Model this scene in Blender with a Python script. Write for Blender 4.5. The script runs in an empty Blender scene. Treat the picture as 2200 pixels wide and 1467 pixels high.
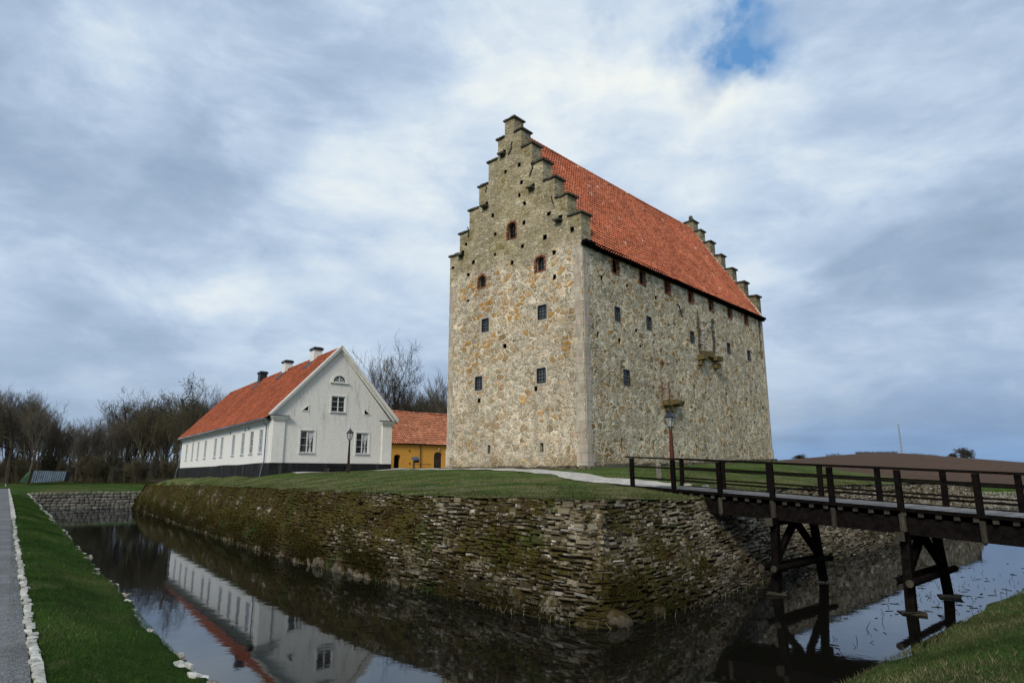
import bpy, math, random
import numpy as np
from mathutils import Vector, Matrix
from mathutils.geometry import tessellate_polygon
PI=math.pi
rng=np.random.default_rng(7); random.seed(7)
scn=bpy.context.scene
COL=scn.collection
ZW=-3.95                      # water level; z=0 is eye height
F_PX=1377.0/2200.0; PITCH=math.radians(11.82)

# ------------------------------------------------------------------ helpers
def link(o): COL.objects.link(o); return o
def thing(name,label,cat,loc=(0,0,0),rz=0,group=None):
    o=bpy.data.objects.new(name,None); link(o); o.location=loc; o.rotation_euler=(0,0,rz)
    o['label']=label; o['category']=cat
    if group: o['group']=group
    return o
def tag(o,label,cat,group=None,kind=None):
    o['label']=label; o['category']=cat
    if group: o['group']=group
    if kind: o['kind']=kind
    return o
class MB:
    def __init__(s): s.V=[];s.F=[];s.R=[];s.M=[];s.n=0
    def add(s,V,F,r=None,moss=0.):
        V=np.asarray(V,float).reshape(-1,3); s.V.append(V)
        r=random.random() if r is None else r
        for f in F: s.F.append([i+s.n for i in f]); s.R.append(r); s.M.append(moss)
        s.n+=len(V)
    def bulk(s,V,F,R=None,M=None):
        V=np.asarray(V,float); F=np.asarray(F,int)
        s.V.append(V); s.F.extend((F+s.n).tolist())
        s.R.extend((R if R is not None else rng.random(len(F))).tolist() if not isinstance(R,list) else R)
        s.M.extend((M.tolist() if M is not None else [0.]*len(F))); s.n+=len(V)
    def box(s,c,d,rz=0,r=None,j=0,T=None):
        x,y,z=[k/2 for k in d]
        V=np.array([(-x,-y,-z),(x,-y,-z),(x,y,-z),(-x,y,-z),(-x,-y,z),(x,-y,z),(x,y,z),(-x,y,z)])
        if j: V=V+(rng.random((8,3))-.5)*2*j
        if rz: cr,sr=math.cos(rz),math.sin(rz); V=np.stack([V[:,0]*cr-V[:,1]*sr,V[:,0]*sr+V[:,1]*cr,V[:,2]],1)
        if T is not None: V=V@np.array(T).T
        s.add(V+np.array(c),[(0,3,2,1),(4,5,6,7),(0,1,5,4),(1,2,6,5),(2,3,7,6),(3,0,4,7)],r)
    def bar(s,a,b,w,h=None,r=None,up=(0,0,1),w2=None,h2=None):
        a=np.array(a,float);b=np.array(b,float);h=h or w;w2=w2 or w;h2=h2 or h
        d=b-a;d/=np.linalg.norm(d);u=np.array(up,float)
        if abs(d@u)>.98:u=np.array((0,1.,0)) if abs(d[1])<.9 else np.array((1.,0,0))
        x=np.cross(d,u);x/=np.linalg.norm(x);y=np.cross(x,d)
        V=[]
        for p,ww,hh in((a,w,h),(b,w2,h2)):
            for sx,sy in((-1,-1),(1,-1),(1,1),(-1,1)):V.append(p+x*sx*ww/2+y*sy*hh/2)
        s.add(V,[(0,1,2,3),(7,6,5,4),(0,4,5,1),(1,5,6,2),(2,6,7,3),(3,7,4,0)],r)
    def tube(s,a,b,r1,r2=None,n=10,r=None):
        a=np.array(a,float);b=np.array(b,float);r2=r1 if r2 is None else r2
        d=b-a;d/=np.linalg.norm(d);u=np.array((0,0,1.)) if abs(d[2])<.9 else np.array((1.,0,0))
        x=np.cross(d,u);x/=np.linalg.norm(x);y=np.cross(d,x)
        A=np.arange(n)*2*PI/n
        ring=np.outer(np.cos(A),x)+np.outer(np.sin(A),y)
        V=np.concatenate([a+ring*r1,b+ring*r2])
        s.add(V,[(i,(i+1)%n,n+(i+1)%n,n+i) for i in range(n)]+[tuple(range(n))[::-1],tuple(range(n,2*n))],r)
    def build(s,name,mat,parent=None,smooth=False,loc=None):
        me=bpy.data.meshes.new(name)
        V=np.concatenate(s.V) if s.V else np.zeros((0,3))
        if loc is not None: V=V-np.array(loc)
        me.from_pydata(V.tolist(),[],s.F)
        a=me.attributes.new('rnd','FLOAT','FACE'); a.data.foreach_set('value',np.array(s.R,dtype=np.float32))
        a=me.attributes.new('moss','FLOAT','FACE'); a.data.foreach_set('value',np.array(s.M,dtype=np.float32))
        if smooth: me.polygons.foreach_set('use_smooth',[True]*len(me.polygons))
        me.materials.append(mat); me.update()
        o=bpy.data.objects.new(name,me); link(o)
        if parent: o.parent=parent
        if loc is not None: o.location=loc
        return o
def panel(mb,poly,holes,f,depth,back=True,r=.5):
    """flat wall from a 2-D outline with real openings; f(a,b,d)->3-D, d = depth into the wall"""
    polys=[poly]+list(holes)
    flat=[q for p in polys for q in p]
    ar=lambda p:abs(sum(p[i][0]*p[(i+1)%len(p)][1]-p[(i+1)%len(p)][0]*p[i][1] for i in range(len(p))))/2
    want=ar(poly)-sum(ar(h) for h in holes); rj=random.Random(1)
    for k in range(60):
        e=0 if k==0 else .0015*(1+k*.05)
        tri=tessellate_polygon([[Vector((a+rj.uniform(-e,e)*(i>0),b+rj.uniform(-e,e)*(i>0),0)) for a,b in p] for i,p in enumerate(polys)])
        got=sum(abs((flat[y][0]-flat[x][0])*(flat[z][1]-flat[x][1])-(flat[z][0]-flat[x][0])*(flat[y][1]-flat[x][1]))/2 for x,y,z in tri)
        if abs(got-want)<want*.002: break
    else: print('PANEL NOT CLEAN',got,want)
    mb.add([f(a,b,0) for a,b in flat],[tuple(t) for t in tri],r)
    for h in holes:
        n=len(h); V=[f(a,b,0) for a,b in h]+[f(a,b,depth) for a,b in h]
        mb.add(V,[(i,(i+1)%n,n+(i+1)%n,n+i) for i in range(n)]+([tuple(range(n,2*n))] if back else []),r)
def rect(cx,cz,w,h): return [(cx-w/2,cz-h/2),(cx+w/2,cz-h/2),(cx+w/2,cz+h/2),(cx-w/2,cz+h/2)]
def arch(cx,cz,w,h,n=8,rise=None):
    rise=w*.42 if rise is None else rise; zb,zs=cz-h/2,cz+h/2-rise
    return [(cx-w/2,zb),(cx+w/2,zb)]+[(cx+w/2*math.cos(PI*i/n),zs+rise*math.sin(PI*i/n)) for i in range(n+1)]
def sst(a,b,x): t=np.clip((x-a)/(b-a),0,1); return t*t*(3-2*t)

# ------------------------------------------------------------------ materials
class NT:
    def __init__(s,name):
        s.m=bpy.data.materials.new(name); s.m.use_nodes=True; s.t=s.m.node_tree; s.t.nodes.clear()
        s.out=s.t.nodes.new('ShaderNodeOutputMaterial')
    def n(s,ty,**k):
        o=s.t.nodes.new('ShaderNode'+ty)
        for a,v in k.items():
            if a.startswith('i_'):
                key=a[2:]; key=int(key) if key.isdigit() else key.replace('_',' ')
                s.set(o.inputs[key],v)
            else: setattr(o,a,v)
        return o
    def set(s,inp,v):
        if isinstance(v,bpy.types.NodeSocket): s.t.links.new(v,inp)
        elif isinstance(v,(tuple,list)) and len(v)==3 and inp.type=='RGBA': inp.default_value=(*v,1)
        else: inp.default_value=v
    def math(s,op,a,b=0.,c=None,clamp=False):
        o=s.n('Math',operation=op,use_clamp=clamp); s.set(o.inputs[0],a); s.set(o.inputs[1],b)
        if c is not None: s.set(o.inputs[2],c)
        return o.outputs[0]
    def vm(s,op,a,b=(0,0,0)):
        o=s.n('VectorMath',operation=op); s.set(o.inputs[0],a)
        if op=='SCALE': s.set(o.inputs['Scale'],b)
        else: s.set(o.inputs[1],b)
        return o.outputs['Value'] if op in('DOT_PRODUCT','LENGTH') else o.outputs[0]
    def noise(s,vec,sc,det=4,rough=.55,dist=0,out='Fac'):
        o=s.n('TexNoise'); s.set(o.inputs['Vector'],vec); s.set(o.inputs['Scale'],sc); o.inputs['Detail'].default_value=det
        o.inputs['Roughness'].default_value=rough; o.inputs['Distortion'].default_value=dist; return o.outputs[out]
    def ramp(s,f,pts,interp='LINEAR'):
        o=s.n('ValToRGB'); s.set(o.inputs[0],f); e=o.color_ramp.elements; o.color_ramp.interpolation=interp
        while len(e)<len(pts): e.new(.5)
        for k,(p,c) in enumerate(pts): e[k].position=p; e[k].color=(*c,1) if isinstance(c,(tuple,list)) else (c,c,c,1)
        return o.outputs[0]
    def mix(s,f,a,b,mode='MIX'):
        o=s.n('Mix',data_type='RGBA',blend_type=mode); s.set(o.inputs[0],f); s.set(o.inputs[6],a); s.set(o.inputs[7],b); return o.outputs[2]
    def rng(s,v,a,b,c=0.,d=1.,smooth=True):
        o=s.n('MapRange',interpolation_type='SMOOTHSTEP' if smooth else 'LINEAR'); s.set(o.inputs[0],v)
        for k,q in zip((1,2,3,4),(a,b,c,d)): o.inputs[k].default_value=q
        return o.outputs[0]
    def obj(s): return s.n('TexCoord').outputs['Object']
    def pos(s): return s.n('NewGeometry').outputs['Position']
    def attr(s,name): return s.n('Attribute',attribute_name=name).outputs['Fac']
    def sep(s,v): return s.n('SeparateXYZ',i_0=v).outputs
    def bump(s,h,st=.5,d=.02,normal=None):
        o=s.n('Bump'); o.inputs['Strength'].default_value=st; o.inputs['Distance'].default_value=d; s.set(o.inputs['Height'],h)
        if normal is not None: s.set(o.inputs['Normal'],normal)
        return o.outputs[0]
    def fin(s,col,rough=.85,bump=None,spec=.3,metal=0.):
        b=s.n('BsdfPrincipled'); s.set(b.inputs['Base Color'],col); s.set(b.inputs['Roughness'],rough)
        b.inputs['Specular IOR Level'].default_value=spec; b.inputs['Metallic'].default_value=metal
        if bump is not None: s.t.links.new(bump,b.inputs['Normal'])
        s.t.links.new(b.outputs[0],s.out.inputs[0]); return s.m
def plain(name,c,rough=.7,var=.25,sc=6,bs=.15,spec=.3,metal=0.):
    t=NT(name); p=t.obj(); n=t.noise(p,sc,5); k=t.rng(n,.3,.7,1-var,1+var)
    col=t.vm('SCALE',tuple(c),k)
    return t.fin(col,rough,t.bump(t.noise(p,sc*6,3),bs,.01),spec,metal)
def rubble(name,pal,mortar,size,mort_w,upper=True,dark=1.,ochre=.5,ozone=None,mixm=.5):
    t=NT(name); p=t.obj()
    dist=t.vm('SCALE',t.vm('SUBTRACT',t.noise(p,2.3,4,out='Color'),(.5,.5,.5)),.34)
    q=t.vm('ADD',p,dist)
    z=t.sep(p)[2]
    def layer(qv,ramp,mw):
        v=t.n('TexVoronoi'); t.set(v.inputs['Vector'],qv); v.inputs['Scale'].default_value=1; v.inputs['Randomness'].default_value=1.
        e=t.n('TexVoronoi',feature='DISTANCE_TO_EDGE'); t.set(e.inputs['Vector'],qv); e.inputs['Scale'].default_value=1; e.inputs['Randomness'].default_value=1.
        rs=t.sep(v.outputs['Color'])
        c=t.ramp(rs[0],ramp)
        c=t.vm('SCALE',c,t.rng(rs[1],0,1,.74,1.25,False))
        edge=t.math('ADD',e.outputs[0],t.math('MULTIPLY',t.math('SUBTRACT',t.noise(p,7,5,.7),.5),.16))
        m=t.rng(edge,mw*.1,mw*1.2)
        # some stones are almost buried in mortar
        m=t.math('MULTIPLY',m,t.rng(rs[2],.05,.5,mixm,1.))
        return c,m,rs[2],e.outputs[0]
    q1=t.vm('MULTIPLY',q,(1/size,1/size,1.6/size))
    c1,m1,r1,e1=layer(q1,pal,mort_w)
    q2=t.vm('MULTIPLY',t.vm('ADD',q,(3.3,7.1,1.7)),(2.1/size,2.1/size,3.6/size))
    c2,m2,r2,e2=layer(q2,pal,mort_w*1.5)
    sel=t.rng(t.noise(p,1.1,3),.47,.56)
    cc=t.mix(sel,c1,c2); mm=t.math('ADD',t.math('MULTIPLY',m1,t.math('SUBTRACT',1.,sel)),t.math('MULTIPLY',m2,sel))
    ee=t.math('ADD',t.math('MULTIPLY',e1,t.math('SUBTRACT',1.,sel)),t.math('MULTIPLY',e2,sel))
    oc=t.math('MULTIPLY',t.rng(t.noise(p,.5,3),.38,.52),t.rng(r1,.42,.58))
    if ozone: oc=t.math('MULTIPLY',oc,t.math('MULTIPLY',t.rng(z,ozone[0],ozone[0]+2,.30,1.),t.rng(z,ozone[1],ozone[1]+1.5,1.,.2)))
    cc=t.mix(t.math('MULTIPLY',oc,ochre),cc,t.mix(t.rng(t.noise(p,2.5,4),.35,.65),(.46,.21,.035),(.36,.23,.085)))
    pk=t.math('MULTIPLY',t.rng(t.noise(t.vm('ADD',p,(9,4,2)),.35,2),.55,.68),t.rng(r1,.3,.1)); cc=t.mix(t.math('MULTIPLY',pk,.5),cc,(.40,.24,.16))
    if upper:
        q3=t.vm('MULTIPLY',q,(1/.55,1/.55,1/.17))
        c3,m3,r3,e3=layer(q3,[(0,(.39,.34,.235)),(.5,(.50,.44,.315)),(1,(.32,.27,.17))],.14)
        c3=t.mix(t.math('MULTIPLY',t.rng(t.noise(p,.55,5,.6),.46,.62),.75),c3,(.20,.155,.06))
        zz=t.math('ADD',z,t.math('MULTIPLY',t.math('SUBTRACT',t.noise(p,.35,2),.5),3.))
        up=t.rng(zz,13.3,14.4); inv=t.math('SUBTRACT',1.,up)
        cc=t.mix(up,cc,c3); mm=t.math('ADD',t.math('MULTIPLY',mm,inv),t.math('MULTIPLY',m3,up)); ee=t.math('ADD',t.math('MULTIPLY',ee,inv),t.math('MULTIPLY',e3,up))
        mortc=t.mix(up,mortar,(.42,.36,.235))
    else: mortc=mortar
    fine=t.noise(p,16,6,.75); med=t.noise(p,4.5,5,.7)
    cc=t.vm('SCALE',cc,t.rng(med,.28,.72,.72,1.28))
    col=t.mix(mm,t.vm('SCALE',mortc,t.rng(t.noise(p,2,5),.3,.7,.80,1.12)),cc)
    col=t.vm('SCALE',col,t.rng(fine,.25,.75,.68,1.30))
    # thin open joints
    crack=t.math('MULTIPLY',t.rng(t.math('ABSOLUTE',t.math('SUBTRACT',ee,mort_w*.55)),.0,.035,1.,0.),t.rng(t.noise(p,1.7,5,.65),.42,.56))
    gap=t.rng(t.noise(t.vm('MULTIPLY',p,(1,1,2.6)),6.5,4,.6),.68,.74); gap=t.math('MAXIMUM',t.math('MULTIPLY',gap,.8),t.math('MULTIPLY',crack,.8))
    col=t.mix(gap,col,(.075,.058,.036))
    streak=t.rng(t.noise(t.vm('MULTIPLY',p,(1.3,1.3,.09)),1.,4,.6),.52,.72)
    col=t.mix(t.math('MULTIPLY',streak,.25),col,(.16,.13,.085))
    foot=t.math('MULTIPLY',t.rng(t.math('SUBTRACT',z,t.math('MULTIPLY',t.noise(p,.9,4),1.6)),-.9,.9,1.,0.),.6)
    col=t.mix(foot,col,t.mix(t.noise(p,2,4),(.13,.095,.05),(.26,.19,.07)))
    bc=t.n('BrightContrast'); t.set(bc.inputs[0],col); bc.inputs['Contrast'].default_value=.13; bc.inputs['Bright'].default_value=.03; col=bc.outputs[0]
    hs=t.n('HueSaturation'); hs.inputs['Saturation'].default_value=.95; t.set(hs.inputs['Color'],col); col=hs.outputs[0]
    col=t.vm('SCALE',col,t.math('MULTIPLY',t.rng(t.noise(p,.28,4),.3,.7,.86,1.14),dark))
    macro=t.noise(p,.9,3,.5)
    h=t.math('ADD',t.math('MULTIPLY',mm,.5),t.math('MULTIPLY',fine,.35)); h=t.math('SUBTRACT',t.math('ADD',h,t.math('MULTIPLY',med,.5)),t.math('MULTIPLY',gap,.8)); h=t.math('ADD',h,t.math('MULTIPLY',macro,2.2))
    return t.fin(col,.95,t.bump(h,1.,.08),.1)
PAL=[(0,(.27,.205,.125)),(.2,(.42,.36,.26)),(.36,(.38,.345,.275)),(.5,(.50,.435,.325)),(.64,(.33,.25,.145)),(.78,(.53,.475,.375)),(.9,(.44,.27,.10)),(1,(.46,.34,.255))]
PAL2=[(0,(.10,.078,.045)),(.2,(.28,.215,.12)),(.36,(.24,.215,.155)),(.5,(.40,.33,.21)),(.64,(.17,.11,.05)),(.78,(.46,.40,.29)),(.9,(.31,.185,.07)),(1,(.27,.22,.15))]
M={}
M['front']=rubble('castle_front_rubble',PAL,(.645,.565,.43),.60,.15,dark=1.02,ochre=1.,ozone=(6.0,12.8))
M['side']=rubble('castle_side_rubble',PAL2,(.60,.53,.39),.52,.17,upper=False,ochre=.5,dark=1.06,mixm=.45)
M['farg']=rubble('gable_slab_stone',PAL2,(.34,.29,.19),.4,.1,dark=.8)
def quoin():
    t=NT('quoin_limestone'); p=t.obj(); r=t.attr('rnd')
    c=t.ramp(r,[(0,(.44,.39,.305)),(.5,(.48,.43,.34)),(.85,(.46,.385,.31)),(1,(.41,.36,.28))])
    c=t.vm('SCALE',c,t.rng(t.noise(t.vm('MULTIPLY',p,(1,1,.35)),3,6,.65),.3,.72,.70,1.16))
    c=t.mix(t.rng(t.noise(p,20,3),.6,.75),c,(.2,.17,.13))
    return t.fin(c,.9,t.bump(t.noise(p,9,5),.5,.03),.15)
M['quoin']=quoin()
M['cap']=plain('coping_slab',(.075,.072,.055),.95,.5,2.5,.5,.1)
M['brick']=None
def brick():
    t=NT('red_brick'); r=t.attr('rnd'); p=t.obj()
    c=t.ramp(r,[(0,(.12,.035,.02)),(.4,(.24,.075,.04)),(.75,(.31,.12,.06)),(1,(.28,.2,.13))])
    c=t.vm('SCALE',c,t.rng(t.noise(p,7,4),.3,.7,.6,1.2)); return t.fin(c,.9,t.bump(t.noise(p,30,3),.4,.01),.15)
M['brick']=brick()
M['void']=plain('recess_shade',(.008,.007,.006),.95,.3,3,.1,.05)  # near-black colour stands in for the shade inside openings
M['iron']=plain('black_iron',(.018,.019,.022),.55,.3,8,.2,.4)
def glass(name,c,r=.06,spec=.8):
    t=NT(name); p=t.obj(); n=t.noise(p,1.7,2)
    return t.fin(tuple(c),r,t.bump(n,.25,.03),spec)
M['glass']=glass('window_glass',(.012,.014,.018),.05,1.)
M['lead']=glass('leaded_glass',(.09,.11,.12),.25,.8)
M['skygl']=glass('painted_sky_glass',(.11,.155,.215),.08,1.)  # reflected sky blue is put into the pane's base colour
def tiles_mat(name,ramp,moss=.35,dirt=.5):
    t=NT(name); r=t.attr('rnd'); p=t.obj()
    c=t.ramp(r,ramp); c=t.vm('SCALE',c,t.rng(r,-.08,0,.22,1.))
    c=t.vm('SCALE',c,t.rng(t.noise(p,.5,4,.6),.28,.75,.75,1.2))
    c=t.mix(t.math('MULTIPLY',t.rng(t.noise(p,2.2,5,.7),.55,.72),dirt),c,(.08,.04,.025))
    c=t.mix(t.math('MULTIPLY',t.rng(t.noise(p,1.1,5,.7),.6,.7),moss),c,(.13,.10,.03))
    c=t.vm('SCALE',c,t.rng(t.noise(p,22,3),.3,.7,.8,1.15))
    return t.fin(c,.85,t.bump(t.noise(p,30,3),.25,.01),.25)
M['ctile']=tiles_mat('castle_pantile',[(0,(.20,.055,.028)),(.25,(.38,.10,.048)),(.6,(.49,.145,.072)),(.9,(.56,.19,.10)),(.985,(.60,.20,.10)),(1,(.62,.42,.32))],.3,.6)
M['htile']=tiles_mat('house_pantile',[(0,(.20,.050,.022)),(.5,(.33,.080,.032)),(1,(.42,.115,.048))],.10,.45)
M['ytile']=tiles_mat('old_pantile',[(0,(.24,.085,.045)),(.4,(.42,.15,.08)),(.8,(.52,.22,.12)),(1,(.60,.34,.22))],.35,.45)
def plaster(name,c,stain=(.35,.32,.27),amt=.35,top=None):
    t=NT(name); p=t.obj()
    s=t.rng(t.noise(t.vm('MULTIPLY',p,(1.6,1.6,.28)),1.3,6,.7),.5,.74)
    if top is not None: s=t.math('MULTIPLY',s,t.rng(t.sep(p)[2],top[0],top[1],.15,1.))
    col=t.mix(t.math('MULTIPLY',s,amt),c,stain)
    s2=t.rng(t.noise(t.vm('MULTIPLY',p,(4,4,.7)),1.7,5,.7),.62,.72)
    if top is not None: s2=t.math('MULTIPLY',s2,t.rng(t.sep(p)[2],top[0],top[1],.1,1.))
    col=t.mix(t.math('MULTIPLY',s2,amt*.9),col,tuple(x*.45 for x in stain))
    col=t.vm('SCALE',col,t.rng(t.noise(p,5,5),.3,.7,.93,1.05))
    return t.fin(col,.9,t.bump(t.noise(p,26,4),.3,.012),.15)
M['white']=plaster('white_plaster',(.74,.73,.70),(.5,.48,.42),.25)
M['gablep']=plaster('grey_white_plaster',(.72,.705,.665),(.30,.28,.21),.8,(1.6,5.8))
M['trim']=plaster('white_trim',(.74,.73,.69),(.42,.40,.33),.42)
M['wood']=plain('white_painted_wood',(.62,.65,.67),.5,.1,6,.05)
M['plinth']=plaster('black_tarred_plinth',(.014,.015,.017),(.11,.11,.10),.6)
M['yellow']=plaster('ochre_plaster',(.60,.30,.055),(.42,.25,.10),.6)
M['pipe']=plain('grey_metal_pipe',(.17,.19,.22),.4,.2,5,.05,.5,.6)
M['black']=plain('black_sheet_metal',(.012,.014,.018),.45,.3,4,.1,.5)
M['curtain']=plain('white_curtain',(.5,.5,.5),.9,.2,8,.1)
M['door']=plain('dark_door_wood',(.045,.028,.02),.7,.4,6,.3)
def grass():
    t=NT('lawn_grass'); p=t.pos(); x,y,z=t.sep(p)
    a=t.noise(p,.22,4,.6); b=t.noise(p,1.4,5,.65); c=t.noise(t.vm('MULTIPLY',p,(1,1,1)),18,5,.75); d=t.noise(p,70,3,.7)
    col=t.mix(t.rng(b,.3,.7),(.022,.042,.008),(.040,.082,.013))
    col=t.mix(t.math('MULTIPLY',t.rng(a,.48,.64),.7),col,(.085,.080,.032))
    col=t.mix(t.math('MULTIPLY',t.rng(t.noise(p,.9,5,.7),.58,.72),.7),col,(.15,.135,.07))
    col=t.vm('SCALE',col,t.rng(c,.25,.75,.5,1.5)); col=t.vm('SCALE',col,t.rng(d,.25,.75,.6,1.4))
    # ploughed field far to the right
    w=t.n('TexWave'); t.set(w.inputs['Vector'],t.n('Mapping',i_Vector=p,i_Rotation=(0,0,.9)).outputs[0]); w.inputs['Scale'].default_value=.11; w.inputs['Distortion'].default_value=2.; w.inputs['Detail'].default_value=3
    soil=t.mix(t.noise(p,.05,5,.7),(.055,.034,.023),(.105,.068,.047)); soil=t.vm('SCALE',soil,t.rng(w.outputs[1],0,1,.8,1.15,False))
    ey=t.math('ADD',t.math('ADD',t.math('MULTIPLY',x,.55),y),t.math('MULTIPLY',t.noise(p,.03,2),12.))
    fld=t.math('MULTIPLY',t.rng(ey,140,144),t.rng(x,16,24))
    far=t.rng(t.math('SUBTRACT',y,t.math('MULTIPLY',x,.2)),270,285)
    gf=t.mix(t.noise(p,.02,3),(.035,.075,.03),(.05,.1,.04))
    col=t.mix(fld,col,t.mix(far,soil,gf))
    # far-off fields on the left lighter
    return t.fin(col,.95,t.bump(t.math('ADD',c,t.math('MULTIPLY',d,.5)),.9,.05),.05)
M['grass']=grass()
def island_grass():
    t=NT('island_grass'); p=t.pos()
    b=t.noise(p,.8,5,.65); c=t.noise(p,9,5,.75); d=t.noise(p,40,3,.7)
    col=t.mix(t.rng(b,.3,.7),(.032,.062,.011),(.055,.105,.018))
    # straw-coloured dry streaks, lying down the slope
    st=t.noise(t.n('Mapping',i_Vector=p,i_Rotation=(0,0,.5),i_Scale=(.16,.75,1)).outputs[0],1.6,6,.7)
    edge=t.rng(t.sep(p)[2],-.75,.45,1.,.35)
    col=t.mix(t.math('MULTIPLY',t.math('MULTIPLY',t.rng(st,.43,.58),.75),edge),col,t.mix(c,(.12,.10,.04),(.25,.21,.115)))
    col=t.mix(t.rng(t.noise(t.vm('ADD',p,(3,9,0)),.55,4,.6),.60,.68,0.,.8),col,(.16,.15,.115))
    col=t.vm('SCALE',col,t.rng(c,.25,.75,.55,1.45)); col=t.vm('SCALE',col,t.rng(d,.25,.75,.6,1.4))
    return t.fin(col,.95,t.bump(t.math('ADD',c,t.math('MULTIPLY',d,.5)),.9,.06),.05)
M['igrass']=island_grass()
def blade(name,cols):
    t=NT(name); r=t.attr('rnd'); c=t.ramp(r,cols); p=t.pos()
    c=t.vm('SCALE',c,t.rng(t.noise(p,1.1,4),.3,.7,.65,1.3))
    return t.fin(c,.8,None,.1)
M['blade']=blade('grass_blades',[(0,(.012,.030,.005)),(.5,(.030,.072,.010)),(.82,(.045,.095,.014)),(.9,(.10,.09,.035)),(1,(.17,.15,.075))])
M['dryblade']=blade('dry_grass_blades',[(0,(.024,.038,.010)),(.35,(.044,.068,.016)),(.6,(.085,.078,.034)),(1,(.24,.205,.12))])
def drystone():
    t=NT('mossy_dry_stone'); p=t.pos(); r=t.attr('rnd'); ms=t.attr('moss')
    c=t.ramp(r,[(0,(.040,.032,.019)),(.3,(.115,.092,.056)),(.6,(.18,.148,.095)),(.8,(.25,.21,.145)),(.92,(.21,.20,.165)),(.97,(.36,.32,.25)),(1,(.50,.47,.40))])
    n1=t.noise(p,6,5,.7); n2=t.noise(p,24,5,.7)
    c=t.vm('SCALE',c,t.rng(n2,.25,.75,.5,1.5))
    c=t.mix(t.math('MULTIPLY',t.rng(n2,.63,.70),t.rng(t.noise(p,3,3),.5,.6)),c,(.33,.31,.26))
    nz=t.sep(t.n('NewGeometry').outputs['Normal'])[2]
    m=t.math('ADD',t.math('ADD',t.math('MULTIPLY',n1,.9),t.math('MULTIPLY',t.noise(p,.7,4),.7)),t.math('ADD',t.math('MULTIPLY',nz,.22),t.math('MULTIPLY',ms,.62)))
    m=t.rng(m,1.08,1.22)
    mc=t.mix(t.rng(t.noise(p,1.3,4,.6),.34,.52),(.042,.022,.008),(.058,.047,.010))
    mc=t.mix(t.rng(t.noise(p,.5,3),.55,.68),mc,(.042,.060,.010))
    mc=t.vm('SCALE',mc,t.rng(t.noise(p,45,3,.8),.25,.75,.35,1.6))
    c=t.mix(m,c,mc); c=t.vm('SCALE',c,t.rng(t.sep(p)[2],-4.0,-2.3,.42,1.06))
    h=t.math('ADD',n2,t.math('MULTIPLY',m,.8))
    return t.fin(c,.95,t.bump(h,.8,.025),.1)
M['dry']=drystone()
def mossm():
    t=NT('moss_cushions'); p=t.pos(); r=t.attr('rnd')
    c=t.ramp(r,[(0,(.020,.012,.004)),(.35,(.050,.028,.008)),(.65,(.066,.056,.009)),(.9,(.050,.062,.012)),(1,(.11,.10,.03))])
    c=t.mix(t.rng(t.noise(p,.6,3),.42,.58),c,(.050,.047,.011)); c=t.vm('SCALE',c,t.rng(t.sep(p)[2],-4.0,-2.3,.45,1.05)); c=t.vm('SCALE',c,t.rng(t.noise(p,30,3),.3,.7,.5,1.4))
    return t.fin(c,.95,None,.05)
M['moss']=mossm()
def palestone(name,a,b,mossy=.3):
    t=NT(name); p=t.obj(); w=t.pos(); r=t.attr('rnd')
    c=t.mix(r,a,b); c=t.vm('SCALE',c,t.rng(t.noise(w,11,5,.7),.3,.7,.6,1.3))
    nz=t.sep(t.n('NewGeometry').outputs['Normal'])[2]
    m=t.rng(t.math('ADD',t.math('ADD',t.noise(w,4,5,.7),t.math('MULTIPLY',nz,.25)),mossy),.86,.98)
    c=t.mix(m,c,t.vm('SCALE',t.mix(t.noise(w,1.5,3),(.035,.018,.006),(.040,.034,.008)),t.rng(t.noise(w,40,3),.3,.7,.5,1.5)))
    return t.fin(c,.92,t.bump(t.noise(w,16,5,.7),.7,.03),.15)
M['boulder']=palestone('mossy_boulder',(.065,.054,.036),(.17,.148,.112),.31)
M['cobble']=palestone('field_stone',(.10,.095,.08),(.20,.185,.155),.02)
M['lime']=palestone('white_limestone',(.34,.33,.29),(.54,.53,.48),-.10)
M['rimst']=palestone('rim_limestone',(.16,.145,.11),(.42,.40,.34),-.02)
M['lightwall']=palestone('light_dry_stone',(.16,.145,.11),(.30,.28,.235),.03)
def gravel(name,a,b,sc=40):
    t=NT(name); p=t.pos(); v=t.n('TexVoronoi'); t.set(v.inputs['Vector'],p); v.inputs['Scale'].default_value=sc
    c=t.mix(t.sep(v.outputs['Color'])[0],a,b); c=t.vm('SCALE',c,t.rng(t.noise(p,1.5,5),.3,.7,.8,1.15))
    return t.fin(c,.95,t.bump(v.outputs['Distance'],.8,.02),.1)
M['path']=gravel('grey_gravel',(.10,.105,.11),(.20,.205,.21),45)
M['wpath']=gravel('pale_gravel',(.30,.28,.25),(.58,.55,.50),30)
def woodm(name,a,b,sx=(1,12,12),spec=.22):
    t=NT(name); p=t.obj(); n=t.noise(t.vm('MULTIPLY',p,sx),2.2,5,.65); c=t.mix(t.rng(n,.3,.7),a,b)
    r=t.attr('rnd'); c=t.vm('SCALE',c,t.rng(r,0,1,.75,1.25,False))
    return t.fin(c,.85,t.bump(n,.5,.01),spec)
M['darkwood']=woodm('tarred_timber',(.0045,.0038,.0034),(.0105,.0086,.0078),(3,3,3),.0)
M['deckw']=woodm('grey_weathered_deck',(.13,.128,.128),(.22,.218,.215),(14,1,14))
M['greywood']=woodm('weathered_grey_timber',(.024,.020,.015),(.060,.052,.038),(10,10,2))
M['rustpost']=woodm('red_brown_painted_post',(.055,.016,.010),(.085,.026,.016),(6,6,1))
M['brownpost']=woodm('brown_painted_post',(.022,.012,.010),(.04,.022,.017),(6,6,1))
M['bark']=woodm('dark_bark',(.030,.024,.018),(.065,.054,.040),(4,4,1))
M['bark2']=woodm('brown_grey_twigs',(.062,.053,.040),(.108,.092,.070),(2,2,2))
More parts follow.
